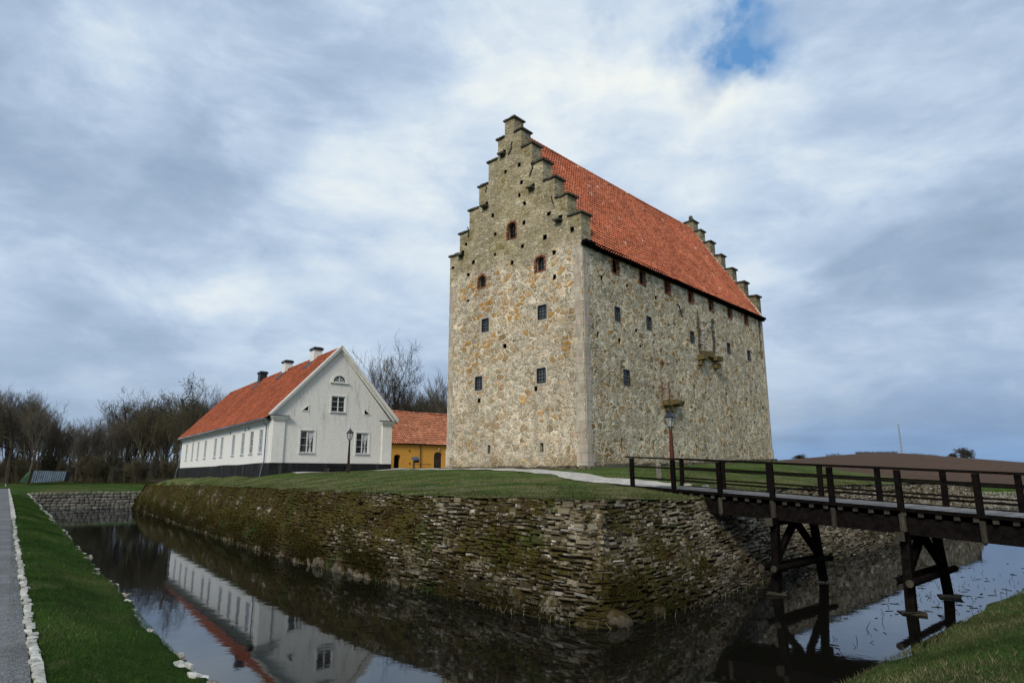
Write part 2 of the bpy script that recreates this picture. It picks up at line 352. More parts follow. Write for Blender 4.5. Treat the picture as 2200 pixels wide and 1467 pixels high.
M['bark3']=woodm('olive_twigs',(.058,.050,.027),(.10,.085,.048),(2,2,2))
M['farbush']=woodm('far_trees',(.055,.055,.055),(.08,.078,.075),(2,2,2))
M['mast']=plain('galvanised_steel',(.30,.34,.40),.7,.1,2,.05)
M['tin']=plain('blue_grey_tin',(.085,.115,.145),.6,.3,2,.2,.3,.2)
M['tarp']=plain('green_tarpaulin',(.012,.05,.018),.6,.3,4,.2)
M['lampglass']=glass('lantern_glass',(.34,.37,.38),.15,.6)
def water():
    t=NT('dark_moat_water'); p=t.pos()
    n=t.noise(t.vm('MULTIPLY',p,(1,1,1)),1.1,3,.5); n2=t.noise(p,7,2,.5)
    big=t.rng(t.noise(p,.16,3),.45,.7,.15,1.)
    h=t.math('ADD',t.math('MULTIPLY',n,.6),t.math('MULTIPLY',t.math('MULTIPLY',n2,.10),big))
    bp=t.bump(h,.10,.06)
    g=t.n('BsdfGlossy'); g.inputs['Roughness'].default_value=.035; g.inputs['Color'].default_value=(.78,.83,.90,1); t.t.links.new(bp,g.inputs['Normal'])
    d=t.n('BsdfDiffuse'); d.inputs['Color'].default_value=(.006,.0055,.004,1)
    fr=t.n('Fresnel'); fr.inputs['IOR'].default_value=1.55; t.t.links.new(bp,fr.inputs['Normal'])
    m=t.n('MixShader'); t.t.links.new(fr.outputs[0],m.inputs[0]); t.t.links.new(d.outputs[0],m.inputs[1]); t.t.links.new(g.outputs[0],m.inputs[2])
    t.t.links.new(m.outputs[0],t.out.inputs[0]); return t.m
M['water']=water()

# ------------------------------------------------------------------ geometry of the place
def chaikin(P,k=2):
    P=[np.array(p,float) for p in P]
    for _ in range(k):
        Q=[P[0]]
        for a,b in zip(P,P[1:]): Q+= [a*.75+b*.25,a*.25+b*.75]
        Q.append(P[-1]); P=Q
    return np.array(P)
def resample(P,step):
    P=np.asarray(P,float); d=np.r_[0,np.cumsum(np.linalg.norm(np.diff(P,axis=0),axis=1))]
    n=max(2,int(d[-1]/step)+1); s=np.linspace(0,d[-1],n)
    return np.stack([np.interp(s,d,P[:,k]) for k in range(P.shape[1])],1),s
BASE=chaikin([(-47,81.5),(-26.3,53.4),(-13.4,35.6),(-8.1,29.1),(-4.8,25.6),(-1.5,22.0),(.3,19.9),(1.6,18.5),(2.5,18.0),(3.4,18.6),(4.9,20.3),(7.2,23.0),(10,26.4),(15,31.8),(23,39.8),(43,59)],2)
FULL,_=resample(BASE,.5)
BACK,_=resample([(43,59),(5.8,106),(-7.5,112),(-47,81.5)],1.)
INSET=1.6
def normals_in(P,closed=False):
    T=np.gradient(P,axis=0); T/=np.linalg.norm(T,axis=1)[:,None]; return np.stack([-T[:,1],T[:,0]],1)
def ztop(p):
    p=np.atleast_2d(p); y=p[:,1]; left=p[:,0]<2
    z=-.76+.03*np.sin(p[:,0]*.7)+.02*np.sin(p[:,0]*2.1+1)
    z=z-np.where(left,.30*sst(45,80,y),0)+np.where(left,0,.22*sst(27,36,y))
    z=z-.10*np.exp(-((p[:,0]-7.5)**2+(p[:,1]-24.5)**2)/9)
    return z
loop=np.concatenate([FULL,BACK[1:-1]])
# inward normals (island lies on the left-hand side going left->near corner->right)
nin=np.roll(loop,-1,0)-np.roll(loop,1,0); nin/=np.linalg.norm(nin,axis=1)[:,None]; nin=np.stack([-nin[:,1],nin[:,0]],1)
topl=loop+nin*(INSET-.18); ztl=ztop(topl)
A46=math.radians(46.5); CB=np.array([4.178,36.54]); CV=np.array([math.cos(A46),math.sin(A46)]); CU=np.array([-math.sin(A46),math.cos(A46)])
AH=math.radians(36.44); HB=np.array([-18.4845,49.8474]); HG=np.array([math.cos(AH),math.sin(AH)]); HS=np.array([-math.sin(AH),math.cos(AH)])
AY=math.radians(40); YO=np.array([-13.36,72.]); YG=np.array([math.cos(AY),math.sin(AY)]); YS=np.array([-math.sin(AY),math.cos(AY)])
BP=np.array([5.2,27.9]); AB=math.atan2(-.736,.677); BD=np.array([math.cos(AB),math.sin(AB)]); BN=np.array([-math.sin(AB),math.cos(AB)])
ctrl=[]
for i in range(0,len(topl),8): ctrl.append((*topl[i],ztl[i]+.03))
for x,y,z in [(0,0,.40),(0,4,.42),(0,8,.42),(0,12,.42),(7,0,.60),(14,0,.86),(20,0,1.04),(26.4,0,1.2),(26.4,12,1.25),(13,12,.9),(0,12,.43),(26.4,6,1.25)]:
    p=CB+CV*x+CU*y; ctrl.append((*p,z))
for x,y,z in [(0,0,.06),(5,0,.28),(10,0,.50),(0,10,0.),(0,20,-.05),(0,30,-.15),(0,37.3,-.26),(10,37,.1),(10,18,.5)]:
    p=HB+HG*x+HS*y; ctrl.append((*p,z))
for x in(-4,2,8,16): ctrl.append((*(YO+YG*x),.70))
for x,y,z in [(-.3,0,-.43),(-.3,1.4,-.42),(-.3,2.9,-.38),(-2.5,1.4,-.22)]: ctrl.append((*(BP+BD*x+BN*y),z))
ctrl.append((7.5,30.6,-.17)); ctrl.append((-12.03,48,.24)); ctrl.append((-3,40,.36)); ctrl.append((-7,44,.36)); ctrl.append((-9.3,62,.59))
ctrl=np.array(ctrl)
def tps_fit(C,reg=.02):
    n=len(C); d2=((C[:,None,:2]-C[None,:,:2])**2).sum(2); K=.5*d2*np.log(d2+1e-9)+np.eye(n)*reg*50
    Pm=np.c_[np.ones(n),C[:,:2]]; A=np.zeros((n+3,n+3)); A[:n,:n]=K; A[:n,n:]=Pm; A[n:,:n]=Pm.T
    return np.linalg.solve(A,np.r_[C[:,2],0,0,0])
WT=tps_fit(ctrl)
def island_z(P):
    P=np.atleast_2d(np.asarray(P,float)); out=np.zeros(len(P))
    for i in range(0,len(P),20000):
        q=P[i:i+20000]; d2=((q[:,None]-ctrl[None,:,:2])**2).sum(2)
        out[i:i+20000]=(.5*d2*np.log(d2+1e-9))@WT[:-3]+WT[-3]+q@WT[-2:]
    return out+.02*np.sin(P[:,0]*1.3+P[:,1]*.7)+.015*np.sin(P[:,0]*.6-P[:,1]*1.9)
R0,R1,R2,R3=[np.array(p,float) for p in((-.5,3.6),(-58.3,79.3),(8,131),(75,71))]
def wob(P,amp,seed):   # slightly uneven line
    P=P.copy(); s=np.arange(len(P))*.3
    n=np.gradient(P,axis=0); n/=np.linalg.norm(n,axis=1)[:,None]; n=np.stack([-n[:,1],n[:,0]],1)
    w=amp*(np.sin(s*.9+seed)+.6*np.sin(s*2.3+seed*2)+.4*np.sin(s*5.1+seed))
    w*=sst(0,8,np.arange(len(P)))*sst(0,8,len(P)-1-np.arange(len(P)))
    return P+n*w[:,None]
def seg(a,b,step): return resample([a,b],step)[0]
L01=wob(np.concatenate([seg(R0,R0+(R1-R0)*.25,.3)[:-1],seg(R0+(R1-R0)*.25,R1,.6)]),.06,1.)
L12=seg(R1,R2,1.2); L23=seg(R2,R3,1.2)
L30=wob(np.concatenate([seg(R3,R3+(R0-R3)*.8,.7)[:-1],seg(R3+(R0-R3)*.8,R0,.3)]),.07,3.)
L30b=L30.copy()
rim=np.concatenate([L01[:-1],L12[:-1],L23[:-1],L30[:-1]])
RC=np.array([4.,66.])
def outer_z(P,d=None):
    P=np.atleast_2d(np.asarray(P,float)); x,y=P[:,0],P[:,1]
    if d is None:
        def dl(a,b):
            t=(b-a)/np.linalg.norm(b-a); nrm=np.array([-t[1],t[0]]); 
            if (RC-a)@nrm<0: nrm=-nrm
            return -((P-a)@nrm)
        d=np.maximum.reduce([dl(R0,R1),dl(R1,R2),dl(R2,R3),dl(R3,R0)])
    d=np.maximum(d,0)
    z=-2.06+.36*sst(0,1.3,d)
    z=z+.60*sst(88,110,y)*sst(10,-10,x)+.15*sst(20,60,x)
    ta=np.where(y>1,x/np.maximum(y,1),9.)
    H=np.interp(ta,[.2,.40,.47,.53,.60,.68,.79,.95,1.3],[3,8.0,9.6,11.0,11.2,9.4,7.0,7,5])
    H=np.where((y>20)&(ta>.05),H,0); rr=y+.1*x
    g=sst(105,310,rr)
    z=z+H*g*np.where(ta<.2,sst(.05,.2,ta),1)
    z=z-6*sst(330,600,y)*np.where(ta>.3,1,0)
    z=z+.03*np.sin(x*.8+y*.5)*sst(.5,2,d)+.02*np.sin(x*1.9-y*1.3)*sst(.5,2,d)
    return z
def sheet(rings,zs,name,mat,kind='structure',close_center=None):
    n=len(rings[0]); V=[];F=[]
    for R,Z in zip(rings,zs): V.append(np.c_[R,Z])
    V=np.concatenate(V); k=len(rings)
    i=np.arange(n); j=(i+1)%n
    for a in range(k-1): F.append(np.stack([a*n+i,a*n+j,(a+1)*n+j,(a+1)*n+i],1))
    F=np.concatenate(F)
    mb=MB(); mb.bulk(V,F)
    o=mb.build(name,mat,smooth=True); o['kind']=kind; return o
es=np.r_[0,np.geomspace(.004,.1,16),np.geomspace(.115,1.2,24),np.geomspace(1.3,8,40),np.geomspace(9,80,14)]
rings=[RC+(rim-RC)*(1+e) for e in es]
# bank: turf lip then ground
g=sheet([rim+(RC-rim)*0.0015]+rings,[np.full(len(rim),-2.35)]+[outer_z(r) for r in rings],'ground',M['grass'])
# island turf
IC=np.array([-3.,62.])
fr=np.r_[np.linspace(1,.80,26),np.linspace(.79,.3,30),np.linspace(.28,.0,6)]
irings=[IC+(topl-IC)*f for f in fr]
izs=[island_z(r) for r in irings]; izs[0]=np.minimum(izs[0],ztl+.02)
sheet(irings,izs,'lawn',M['igrass'])
# water
mb=MB(); W=[RC+(p-RC)*1.002 for p in (R0+np.array([0,-.0]),R1,R2,R3)]
mb.add([(*p,ZW) for p in W],[(0,3,2,1)]); o=mb.build('water',M['water']); o['kind']='structure'

# ------------------------------------------------------------------ stone walls
def stone(mb,p,t,nout,up,L,h,dep,r,moss,jit=.25):
    """one rough block; p centre of its face, t along, nout outward, up"""
    V=[]
    for (k,sc) in((-dep,1.),(0.,1.),(dep*.22+.012,.80)):
        for sx,sy in((-1,-1),(1,-1),(1,1),(-1,1)):
            j=(rng.random(2)-.5)*jit*h*.6
            V.append(p+t*(sx*L/2*(1-(1-sc)*min(1,h/L))+j[0])+up*(sy*h/2*sc+j[1]*.6)+nout*(k+ (random.random()-.5)*.015))
    F=[(0,1,5,4),(1,2,6,5),(2,3,7,6),(3,0,4,7),(4,5,9,8),(5,6,10,9),(6,7,11,10),(7,4,8,11),(8,9,10,11)]
    mb.add(V,F,r,moss)
def dry_wall(mb,P,s,z0,ztf,inset,h_rng,len_rng,mossf,side=1,jit=.3,lens=1.):
    """courses of stones laid along the line P (n,2); the island or bank lies on the side of nin"""
    T=np.gradient(P,axis=0); T/=np.linalg.norm(T,axis=1)[:,None]
    tot=s[-1]; h0=0.; row=0
    Hmax=-z0+max(ztf(P)); slope=inset/Hmax
    while h0<Hmax+.05:
        h=random.uniform(*h_rng); sc=random.uniform(0,.3)
        while sc<tot:
            L=random.uniform(*len_rng)*random.choice([.5,.7,1,1,1.5])*lens; c=sc+L/2; sc+=L+.008
            if c>tot: break
            q=np.array([np.interp(c,s,P[:,0]),np.interp(c,s,P[:,1])]); t=np.array([np.interp(c,s,T[:,0]),np.interp(c,s,T[:,1])]); t/=np.linalg.norm(t)
            n=np.array([-t[1],t[0]])*side
            wv=.09*math.sin(c*.45+h0*1.9)+.06*math.sin(c*1.35-h0*3.1+1)+.03*math.sin(c*3.7+h0*5)
            hh=h0+h/2+wv; zt=float(ztf(q[None]+n*inset)[0])
            if z0+hh+h*.3>zt+random.uniform(-.03,.06): continue
            fr=hh/Hmax
            if c<inset*fr or c>tot-inset*fr: continue
            if random.random()<.03: continue
            hs_=[h]; u=random.random()
            if u<.22: hs_=[h*.5,h*.5]
            elif u<.30: hs_=[h*1.7]
            zz=hh-sum(hs_)/2 if u>=.22 and u<.30 else hh-h/2
            for hk in hs_:
                hc=zz+hk/2+random.gauss(0,.018); zz+=hk
                ins=inset*hc/Hmax+random.gauss(0,.017)
                p=np.array([*(q+n*ins+t*random.gauss(0,.02)),z0+hc]); hl=hk*random.uniform(.72,1.05)
                t3=np.array([t[0],t[1],random.gauss(0,.038)]); rz_=random.gauss(0,.06); no=np.array([-n[0]+t[0]*rz_,-n[1]+t[1]*rz_,.35]); no/=np.linalg.norm(no)
                up=np.array([n[0]*slope*.6,n[1]*slope*.6,1.])
                stone(mb,p,t3,no,up,L*random.uniform(.85,1.02),hl,.14,random.random(),mossf(q,fr)+random.gauss(0,.10),jit)
        h0+=h+.004; row+=1
def backing(mb,P,z0,zt,inset,side=1,off=.045):
    T=np.gradient(P,axis=0); T/=np.linalg.norm(T,axis=1)[:,None]; N=np.stack([-T[:,1],T[:,0]],1)*side
    n=len(P); T2=T.copy(); e=np.zeros(n); e[0]=1; e[-1]=-1
    Pt=P+T2*(e*inset)[:,None]
    V=np.concatenate([np.c_[P+N*off,np.full(n,z0-.4)],np.c_[Pt+N*(inset+off),zt-.03],np.c_[Pt+N*(inset+off+.3),zt-.02]])
    i=np.arange(n-1); F=np.concatenate([np.stack([i,i+1,n+i+1,n+i],1),np.stack([n+i,n+i+1,2*n+i+1,2*n+i],1)])
    mb.bulk(V,F,np.full(len(F),.12),np.full(len(F),.5))
def moss_isl(q,h):
    x,y=q
    m=.36+.42*sst(3,-14,x)-.38*sst(5.0,8.5,x)+.22*math.sin(x*.9+h*5)*math.sin(h*7+y*.5)
    m+=.25*math.exp(-((x-1.5)/3)**2)*(1-h); m-=.2*sst(.85,1,h)*sst(-4,2,x)
    return float(m)
mb=MB()
Pf,sf=resample(BASE,.35)
# split: near parts finely, far parts coarser
dry_wall(mb,Pf,sf,ZW-.12,ztop,INSET,(.07,.13),(.17,.48),moss_isl,jit=.42)
backing(mb,Pf,ZW,ztop(Pf+normals_in(Pf)*INSET),INSET)
Pb,sb=resample([(43,59),(5.8,106),(-7.5,112),(-47,81.5)],1.)
dry_wall(mb,Pb,sb,ZW-.12,ztop,INSET,(.3,.4),(.7,1.3),lambda q,h:.2)
backing(mb,Pb,ZW,ztop(Pb),INSET)
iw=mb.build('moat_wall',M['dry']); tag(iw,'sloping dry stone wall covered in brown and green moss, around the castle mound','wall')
# moss tufts on the wall
def moss_scatter(n):
    V=[];R=[]
    nin_=normals_in(Pf); H=-.76-ZW
    c=0
    while c<n:
        k=rng.random()**1.0; 
        sI=sf[-1]*rng.random(); x=np.interp(sI,sf,Pf[:,0]); y=np.interp(sI,sf,Pf[:,1])
        if x>30 or rng.random()>min(1,(26/max(y,18))**1.3+.05): continue
        h=rng.random()
        m=moss_isl((x,y),h)
        nn=math.sin(x*1.9+h*7)+math.sin(y*1.3-h*11)+math.sin((x+y)*4.1+h*17)*.7
        if nn*.30+m*1.1<.48+rng.random()*.5: continue
        i=np.searchsorted(sf,sI)-1; n2=nin_[i]
        q=np.array([x+n2[0]*INSET*h,y+n2[1]*INSET*h,ZW+.05+H*h]); o=np.array([-n2[0],-n2[1],.5]); o/=np.linalg.norm(o)
        q=q+o*.03; sz=rng.uniform(.025,.065)
        for _ in range(4):
            a=rng.normal(size=3); a-=o*(a@o); a/=np.linalg.norm(a); b=np.cross(o,a)
            cc=q+(a*rng.normal()+b*rng.normal())*sz*.9
            tip=cc+o*sz*rng.uniform(.5,1.1)+np.array([0,0,-.012])
            V+= [cc-a*sz*.55,cc+a*sz*.55,tip]; R.append(rng.random())
        c+=1
    V=np.array(V); F=np.arange(len(V)).reshape(-1,3); mb=MB(); mb.bulk(V,F,np.array(R)); return mb
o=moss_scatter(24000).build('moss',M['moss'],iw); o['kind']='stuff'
# boulders at the waterline
def blob(sx,sy,sz,seed,rough=.16,sub=3,pw=.82):
    import bmesh
    bm=bmesh.new(); bmesh.ops.create_icosphere(bm,subdivisions=sub,radius=1)
    r=np.random.default_rng(seed); ph=r.random((6,3))*6; fq=r.uniform(1,3.2,(6,3))
    for v in bm.verts:
        c=np.array(v.co); 
        k=1+rough*sum(math.sin(fq[i]@c+ph[i].sum()) for i in range(6))/2.4
        c=np.sign(c)*np.abs(c)**pw*k
        v.co=(c[0]*sx,c[1]*sy,c[2]*sz)
    me=bpy.data.meshes.new('boulder'); bm.to_mesh(me); bm.free()
    a=me.attributes.new('rnd','FLOAT','FACE'); a.data.foreach_set('value',np.full(len(me.polygons),r.random(),dtype=np.float32))
    me.polygons.foreach_set('use_smooth',[True]*len(me.polygons)); return me
bv=[blob(1,.7,.6,i,.22) for i in range(8)]
bbig=[blob(1,.8,.75,60+i,.15) for i in range(6)]
for m_ in bv+bbig: m_.materials.append(M['boulder'])
sI=sf[-1]*.08; cnt=0
while cnt<95:
    y=np.interp(sI,sf,Pf[:,1]); x=np.interp(sI,sf,Pf[:,0])
    if x>17: break
    near=math.exp(-((y-22)/14)**2)
    r=random.uniform(.16,.36)+.30*near*random.random()**2
    if x>6.5: r*=.6
    i=np.searchsorted(sf,sI)-1; n2=normals_in(Pf)[i]; t=np.array([n2[1],-n2[0]])
    o=bpy.data.objects.new('boulder',random.choice(bv)); link(o); o.parent=iw
    o.location=(x+n2[0]*(.20),y+n2[1]*(.20),ZW+random.uniform(-.25,.15)*r+.02); o.scale=(r*1.05,r*.85,r*.9)
    o.rotation_euler=(random.uniform(-.2,.2),random.uniform(-.2,.2),math.atan2(t[1],t[0])+random.uniform(-.3,.3))
    sI+=r*random.uniform(1.5,2.6) if random.random()<.8 else r*5; cnt+=1
for (xl,xr,yt,yb) in ((959,1009,1246,1282),(1007,1059,1252,1292),(1056,1132,1258,1310),(1132,1206,1272,1328),(1233,1343,1308,1346),(1341,1394,1300,1334),(1392,1457,1284,1322),(735,775,1180,1215),(770,800,1190,1226),(545,575,1150,1168)):
    a=((xl+xr)/2-1100)/1377;b=(733.5-yb)/1377; rr=np.array([a,math.cos(PITCH)-b*math.sin(PITCH),math.sin(PITCH)+b*math.cos(PITCH)]); rr=rr*ZW/rr[2]; wm=(xr-xl)/1377*rr[1]*1.02; hm=(yb-yt)/1377*rr[1]
    i=int(np.argmin(((Pf-rr[:2])**2).sum(1))); n2=normals_in(Pf)[i]; t=np.array([n2[1],-n2[0]])
    o=bpy.data.objects.new('boulder',random.choice(bbig)); link(o); o.parent=iw; o.location=(rr[0]+n2[0]*.38,rr[1]+n2[1]*.38,ZW+hm*.05); o.scale=(wm*.44,wm*.36+.10,hm*.95); o.rotation_euler=(0,0,math.atan2(t[1],t[0]))
# the end wall and the far bank of the moat
def cobble_wall(P,s,z0,z1,rows,mb,mat_moss,side=1,lx=.62):
    T=np.gradient(P,axis=0); T/=np.linalg.norm(T,axis=1)[:,None]; N=np.stack([-T[:,1],T[:,0]],1)*side
    import bmesh
    bm=bmesh.new(); bmesh.ops.create_icosphere(bm,subdivisions=2,radius=1); B=np.array([v.co[:] for v in bm.verts]); Fc=np.array([[v.index for v in f.verts] for f in bm.faces]); bm.free()
    B=np.sign(B)*np.abs(B)**.7
    hh=(z1-z0)/rows
    for k in range(rows):
        c=random.uniform(0,.4)
        while c<s[-1]:
            L=lx*random.uniform(.6,1.4); cc=c+L/2; c+=L
            i=min(len(P)-1,np.searchsorted(s,cc)); q=np.array([np.interp(cc,s,P[:,0]),np.interp(cc,s,P[:,1])]); t=T[i]; n=N[i]
            Q=B*(1+(rng.random(B.shape)-.5)*.12)
            V=np.outer(Q[:,0],[t[0]*L*.54,t[1]*L*.54,0])+np.outer(Q[:,1],[n[0]*.22,n[1]*.22,0])+np.outer(Q[:,2],[0,0,hh*.56])
            V=V+np.array([*(q+n*(.12*(k/rows)+random.gauss(0,.02))),z0+hh*(k+.5)+random.gauss(0,.02)])
            mb.bulk(V,Fc,np.full(len(Fc),random.random()))
    n_=len(P); mbk=np.concatenate([np.c_[P+N*.12,np.full(n_,z0-.5)],np.c_[P+N*.28,np.full(n_,z1-.04)],np.c_[P+N*.9,np.full(n_,z1-.02)]])
    i=np.arange(n_-1); F=np.concatenate([np.stack([i,i+1,n_+i+1,n_+i],1),np.stack([n_+i,n_+i+1,2*n_+i+1,2*n_+i],1)]); 
    mb.bulk(mbk[:,:],np.concatenate([F]),np.full(len(F),.1))
mb=MB(); P,s=resample([R1,R1+(R2-R1)*.75],.8)
# outward of the moat = away from RC
sd=1 if ((P[1]-P[0])[0]*(RC-P[0])[1]-(P[1]-P[0])[1]*(RC-P[0])[0])<0 else -1
cobble_wall(P,s,ZW-.15,-2.0,6,mb,.1,sd); ew=mb.build('moat_end_wall',M['cobble']); ew.name='boulder_wall'
tag(ew,'low wall of rounded grey field stones closing the left end of the moat','wall')
mb=MB(); P,s=resample([R2,R3,R3+(R0-R3)*.35],.8)
cobble_wall(P,s,ZW-.15,-1.98,13,mb,.1,sd,.42); o=mb.build('retaining_wall',M['lightwall']); tag(o,'pale stone retaining wall on the far bank, seen behind the bridge railing at right','wall')
mb=MB(); P=np.concatenate([L30[int(len(L30)*.3):-1],L01]);
n=len(P); sdn=normals_in(P)*1.
if (RC-P[10])@sdn[10]>0: sdn=-sdn
V=np.concatenate([np.c_[P-sdn*.25,np.full(n,ZW-.5)],np.c_[P-sdn*.06,np.full(n,-3.2)],np.c_[P+sdn*.02,np.full(n,-2.3)]]); i=np.arange(n-1)
mb.bulk(V,np.concatenate([np.stack([i,i+1,n+i+1,n+i],1),np.stack([n+i,n+i+1,2*n+i+1,2*n+i],1)]),np.full(2*(n-1),.35),np.full(2*(n-1),.4)); o=mb.build('bank_wall',M['dry']); tag(o,'dark earth and stone bank below the near grass edge of the moat','wall')

# rim stones and kerb stones (individuals, then one remainder)
def stone_mesh(name,seed,sx,sy,sz,mat,rough=.25,pw=.6):
    me=blob(sx,sy,sz,seed,rough,2,pw); me.name=name; me.materials.append(mat)
    me.polygons.foreach_set('use_smooth',[False]*len(me.polygons)); return me
rimv=[stone_mesh('rim_stone',20+i,.5,.34,.24,M['rimst'] if i<5 else M['lime'],.35) for i in range(7)]
kerv=[stone_mesh('kerb_stone',40+i,.5,.32,.30,M['lime'],.26,.38) for i in range(7)]
dirL=(R1-R0)/np.linalg.norm(R1-R0); nL=np.array([dirL[1],-dirL[0]]); 
if (RC-R0)@nL>0: nL=-nL          # outward from the moat on the left
def place(meshes,name,pt,z,size,ang,label,cat,group,ja=.35,jt=.2):
    o=bpy.data.objects.new(name,random.choice(meshes)); link(o); o.location=(pt[0],pt[1],z); o.scale=size
    o.rotation_euler=(random.uniform(-jt,jt),random.uniform(-jt,jt),ang+random.uniform(-ja,ja)); tag(o,label,cat,group); return o
angL=math.atan2(dirL[1],dirL[0])
c=2.5; sL=np.r_[0,np.cumsum(np.linalg.norm(np.diff(L01,axis=0),axis=1))]; k=0
rest=MB()
while c<sL[-1]-1:
    pt=np.array([np.interp(c,sL,L01[:,0]),np.interp(c,sL,L01[:,1])]); 
    big=.95 if c<5.6 else .6
    s_=random.uniform(.16,.34)*big
    if random.random()<(.97 if c<6 else .60):
        if k<130: place(rimv,'rim_stone',pt+nL*random.uniform(-.05,.06),-2.10+random.uniform(-.03,.03),(s_,s_*.9,s_*.8),angL,'whitish limestone lump on the grass edge above the moat at left','stone','pale stones along the left rim of the moat')
        else: rest.box((pt[0],pt[1],-2.07),(s_*.7,s_*.5,s_*.3),random.random()*3,j=.03)
        k+=1
    c+=s_*random.uniform(.75,1.15)
o=rest.build('rim_stones',M['lime']); tag(o,'distant pale stones dotted along the left rim of the moat','stones',kind='stuff')
PE=[np.array((-3.55,5.3)),np.array((-66.5,86.9))]   # edge of the gravel path
PE[0]=PE[0]-(PE[1]-PE[0])*.09
dP=(PE[1]-PE[0]); LP=np.linalg.norm(dP); dP/=LP; nP=np.array([dP[1],-dP[0]]); 
if nP@nL<0: nP=-nP
c=0;k=0; rest=MB()
while c<LP-2:
    pt=PE[0]+dP*c; s_=random.uniform(.15,.30); z=float(outer_z(pt)[0])
    if k<170: place(kerv,'kerb_stone',pt+nP*random.uniform(-.02,.02),z+.0,(s_*1.02,.10+s_*.18,.10),math.atan2(dP[1],dP[0])+random.uniform(.25,-.25)*0,'white kerb stone in the line between gravel path and grass strip','kerb stone','white kerb stones edging the gravel path',.07,.10)
    else: rest.box((pt[0],pt[1],z+.03),(s_,.15,.09),math.atan2(dP[1],dP[0]),j=.015)
    k+=1; c+=s_*.97
o=rest.build('kerb_stones',M['lime']); tag(o,'far run of white kerb stones along the gravel path','kerb',kind='stuff')
# gravel path on the left (strip draped on the ground)
def strip(name,cl,w,zf,mat,off=.012,nx=7):
    P=np.asarray(cl,float); T=np.gradient(P,axis=0); T/=np.linalg.norm(T,axis=1)[:,None]; N=np.stack([-T[:,1],T[:,0]],1)
    w=np.broadcast_to(np.asarray(w,float),(len(P),)); V=[]
    for k in range(nx):
        q=P+N*(w*(k/(nx-1)-.5))[:,None]; V.append(np.c_[q,zf(q)+off])
    n=len(P); V=np.concatenate(V); i=np.arange(n-1); F=np.concatenate([np.stack([k*n+i,k*n+i+1,(k+1)*n+i+1,(k+1)*n+i],1) for k in range(nx-1)])
    mb=MB(); mb.bulk(V,F); o=mb.build(name,mat,smooth=True); o['kind']='structure'; return o
cl,_=resample([PE[0]-dP*4+nP*1.75,PE[1]+nP*1.75],.5)
strip('path',cl,3.4,outer_z,M['path'],.02,9)
# pale path from the bridge to the castle, and the gravel strip before the houses
cl=chaikin([BP+BD*.3+BN*1.45,BP-BD*1.7+BN*1.35,(3.9,30.4),(3.1,32.6),(1.3,35.2),(-1.2,39.2),(-4.6,43.5),(-7.6,49.2)],3); cl,_=resample(cl,.25)
wd=np.interp(np.linspace(0,1,len(cl)),[0,.1,.25,.5,1],[3.0,2.3,1.45,1.2,1.4])+.12*np.sin(np.arange(len(cl))*.7)+.07*np.sin(np.arange(len(cl))*1.9)
strip('path',cl,wd,island_z,M['wpath'],.035,9)
cl,_=resample([HB+HG*1.5-HS*1.0,HB+HG*6-HS*1.3,HB+HG*12-HS*1.0,HB+HG*17+HS*2.],.4)
strip('path',cl,1.9+.15*np.sin(np.arange(len(cl))),island_z,M['wpath'],.035,9)
cl,_=resample([HB+HG*11.4+HS*1.5,HB+HG*14+HS*9,YO+YG*2-YS*1.2,YO+YG*16-YS*1.2],.6)
strip('courtyard',cl,3.4,island_z,M['wpath'],.04,9)

# ------------------------------------------------------------------ castle
castle=thing('castle','tall medieval stone castle with stepped gables and steep red pantile roof','castle',(CB[0],CB[1],0),A46)
STEPZ=[15.65,17.15,18.65,20.2,21.75,23.15,24.32]; STEPI=[0,1.02,2.02,3.0,3.95,4.88,5.55]; WID=12.
def gable_outline(z0=-.5):
    L=[(0,z0),(WID,z0)]
    for k in range(7):
        L.append((WID-STEPI[k],STEPZ[k])); 
        if k<6: L.append((WID-STEPI[k+1],STEPZ[k]))
    for k in range(6,-1,-1):
        L.append((STEPI[k],STEPZ[k]))
        if k>0: L.append((STEPI[k],STEPZ[k-1]))
    return L
FY=lambda y,z,d:(d,y,z)
def z1(px,py): # zoomed photo coordinates -> wall position, measured once from the photograph
    return None
rectsF=[(8.24,9.96,.62,.86),(3.16,9.97,.66,.86),(8.83,6.06,.62,.86),(3.28,6.0,.66,.86)]
slitF=[(7.8,1.66,.26,.55),(3.3,1.65,.27,.55)]
archF=[(5.8,16.1,.72,1.12),(3.31,13.17,.74,.95),(8.63,13.13,.68,.85)]
def img_front(zx,zy,ox,oy,s=3.6675):
    a=(ox+zx/s-1100)/1377.;b=(733.5-(oy+zy/s))/1377.
    r=np.array([a,math.cos(PITCH)-b*math.sin(PITCH),math.sin(PITCH)+b*math.cos(PITCH)]); return r
def hit(r,o,dr):
    A=np.array([[r[0],-dr[0]],[r[1],-dr[1]]]); t,s=np.linalg.solve(A,o); return s,t*r[2]
holesF=[(608,548),(715,495),(735,628),(825,652),(717,733),(757,797),(508,890),(755,948),(948,878),(1040,905),(525,1040),(918,1065),(1135,1000),(740,1135),(525,1198),(355,1258),(195,1303),(272,1182),(992,1182),(660,1265),(315,1360),(992,1378),(460,800),(600,390),(298,1118)]
pf=[hit(img_front(a,b,920,220),CB,CU) for a,b in holesF]+[hit(img_front(a,b,920,620),CB,CU) for a,b in [(312,95),(603,453),(400,880),(848,790)]]
shelfF=[pf[3],pf[9],pf[17],pf[22],pf[23]]
sideholes=[hit(img_front(a,b,1240,500,6.668),CB,CV) for a,b in [(365,275),(730,430),(1145,605),(350,640),(718,765),(1130,930),(300,1455)]]+[hit(img_front(a,b,1240,440,2.529),CB,CV) for a,b in [(232,740),(345,768),(322,685),(675,480),(770,520),(962,705),(455,795),(875,570)]]
HOLES=[]
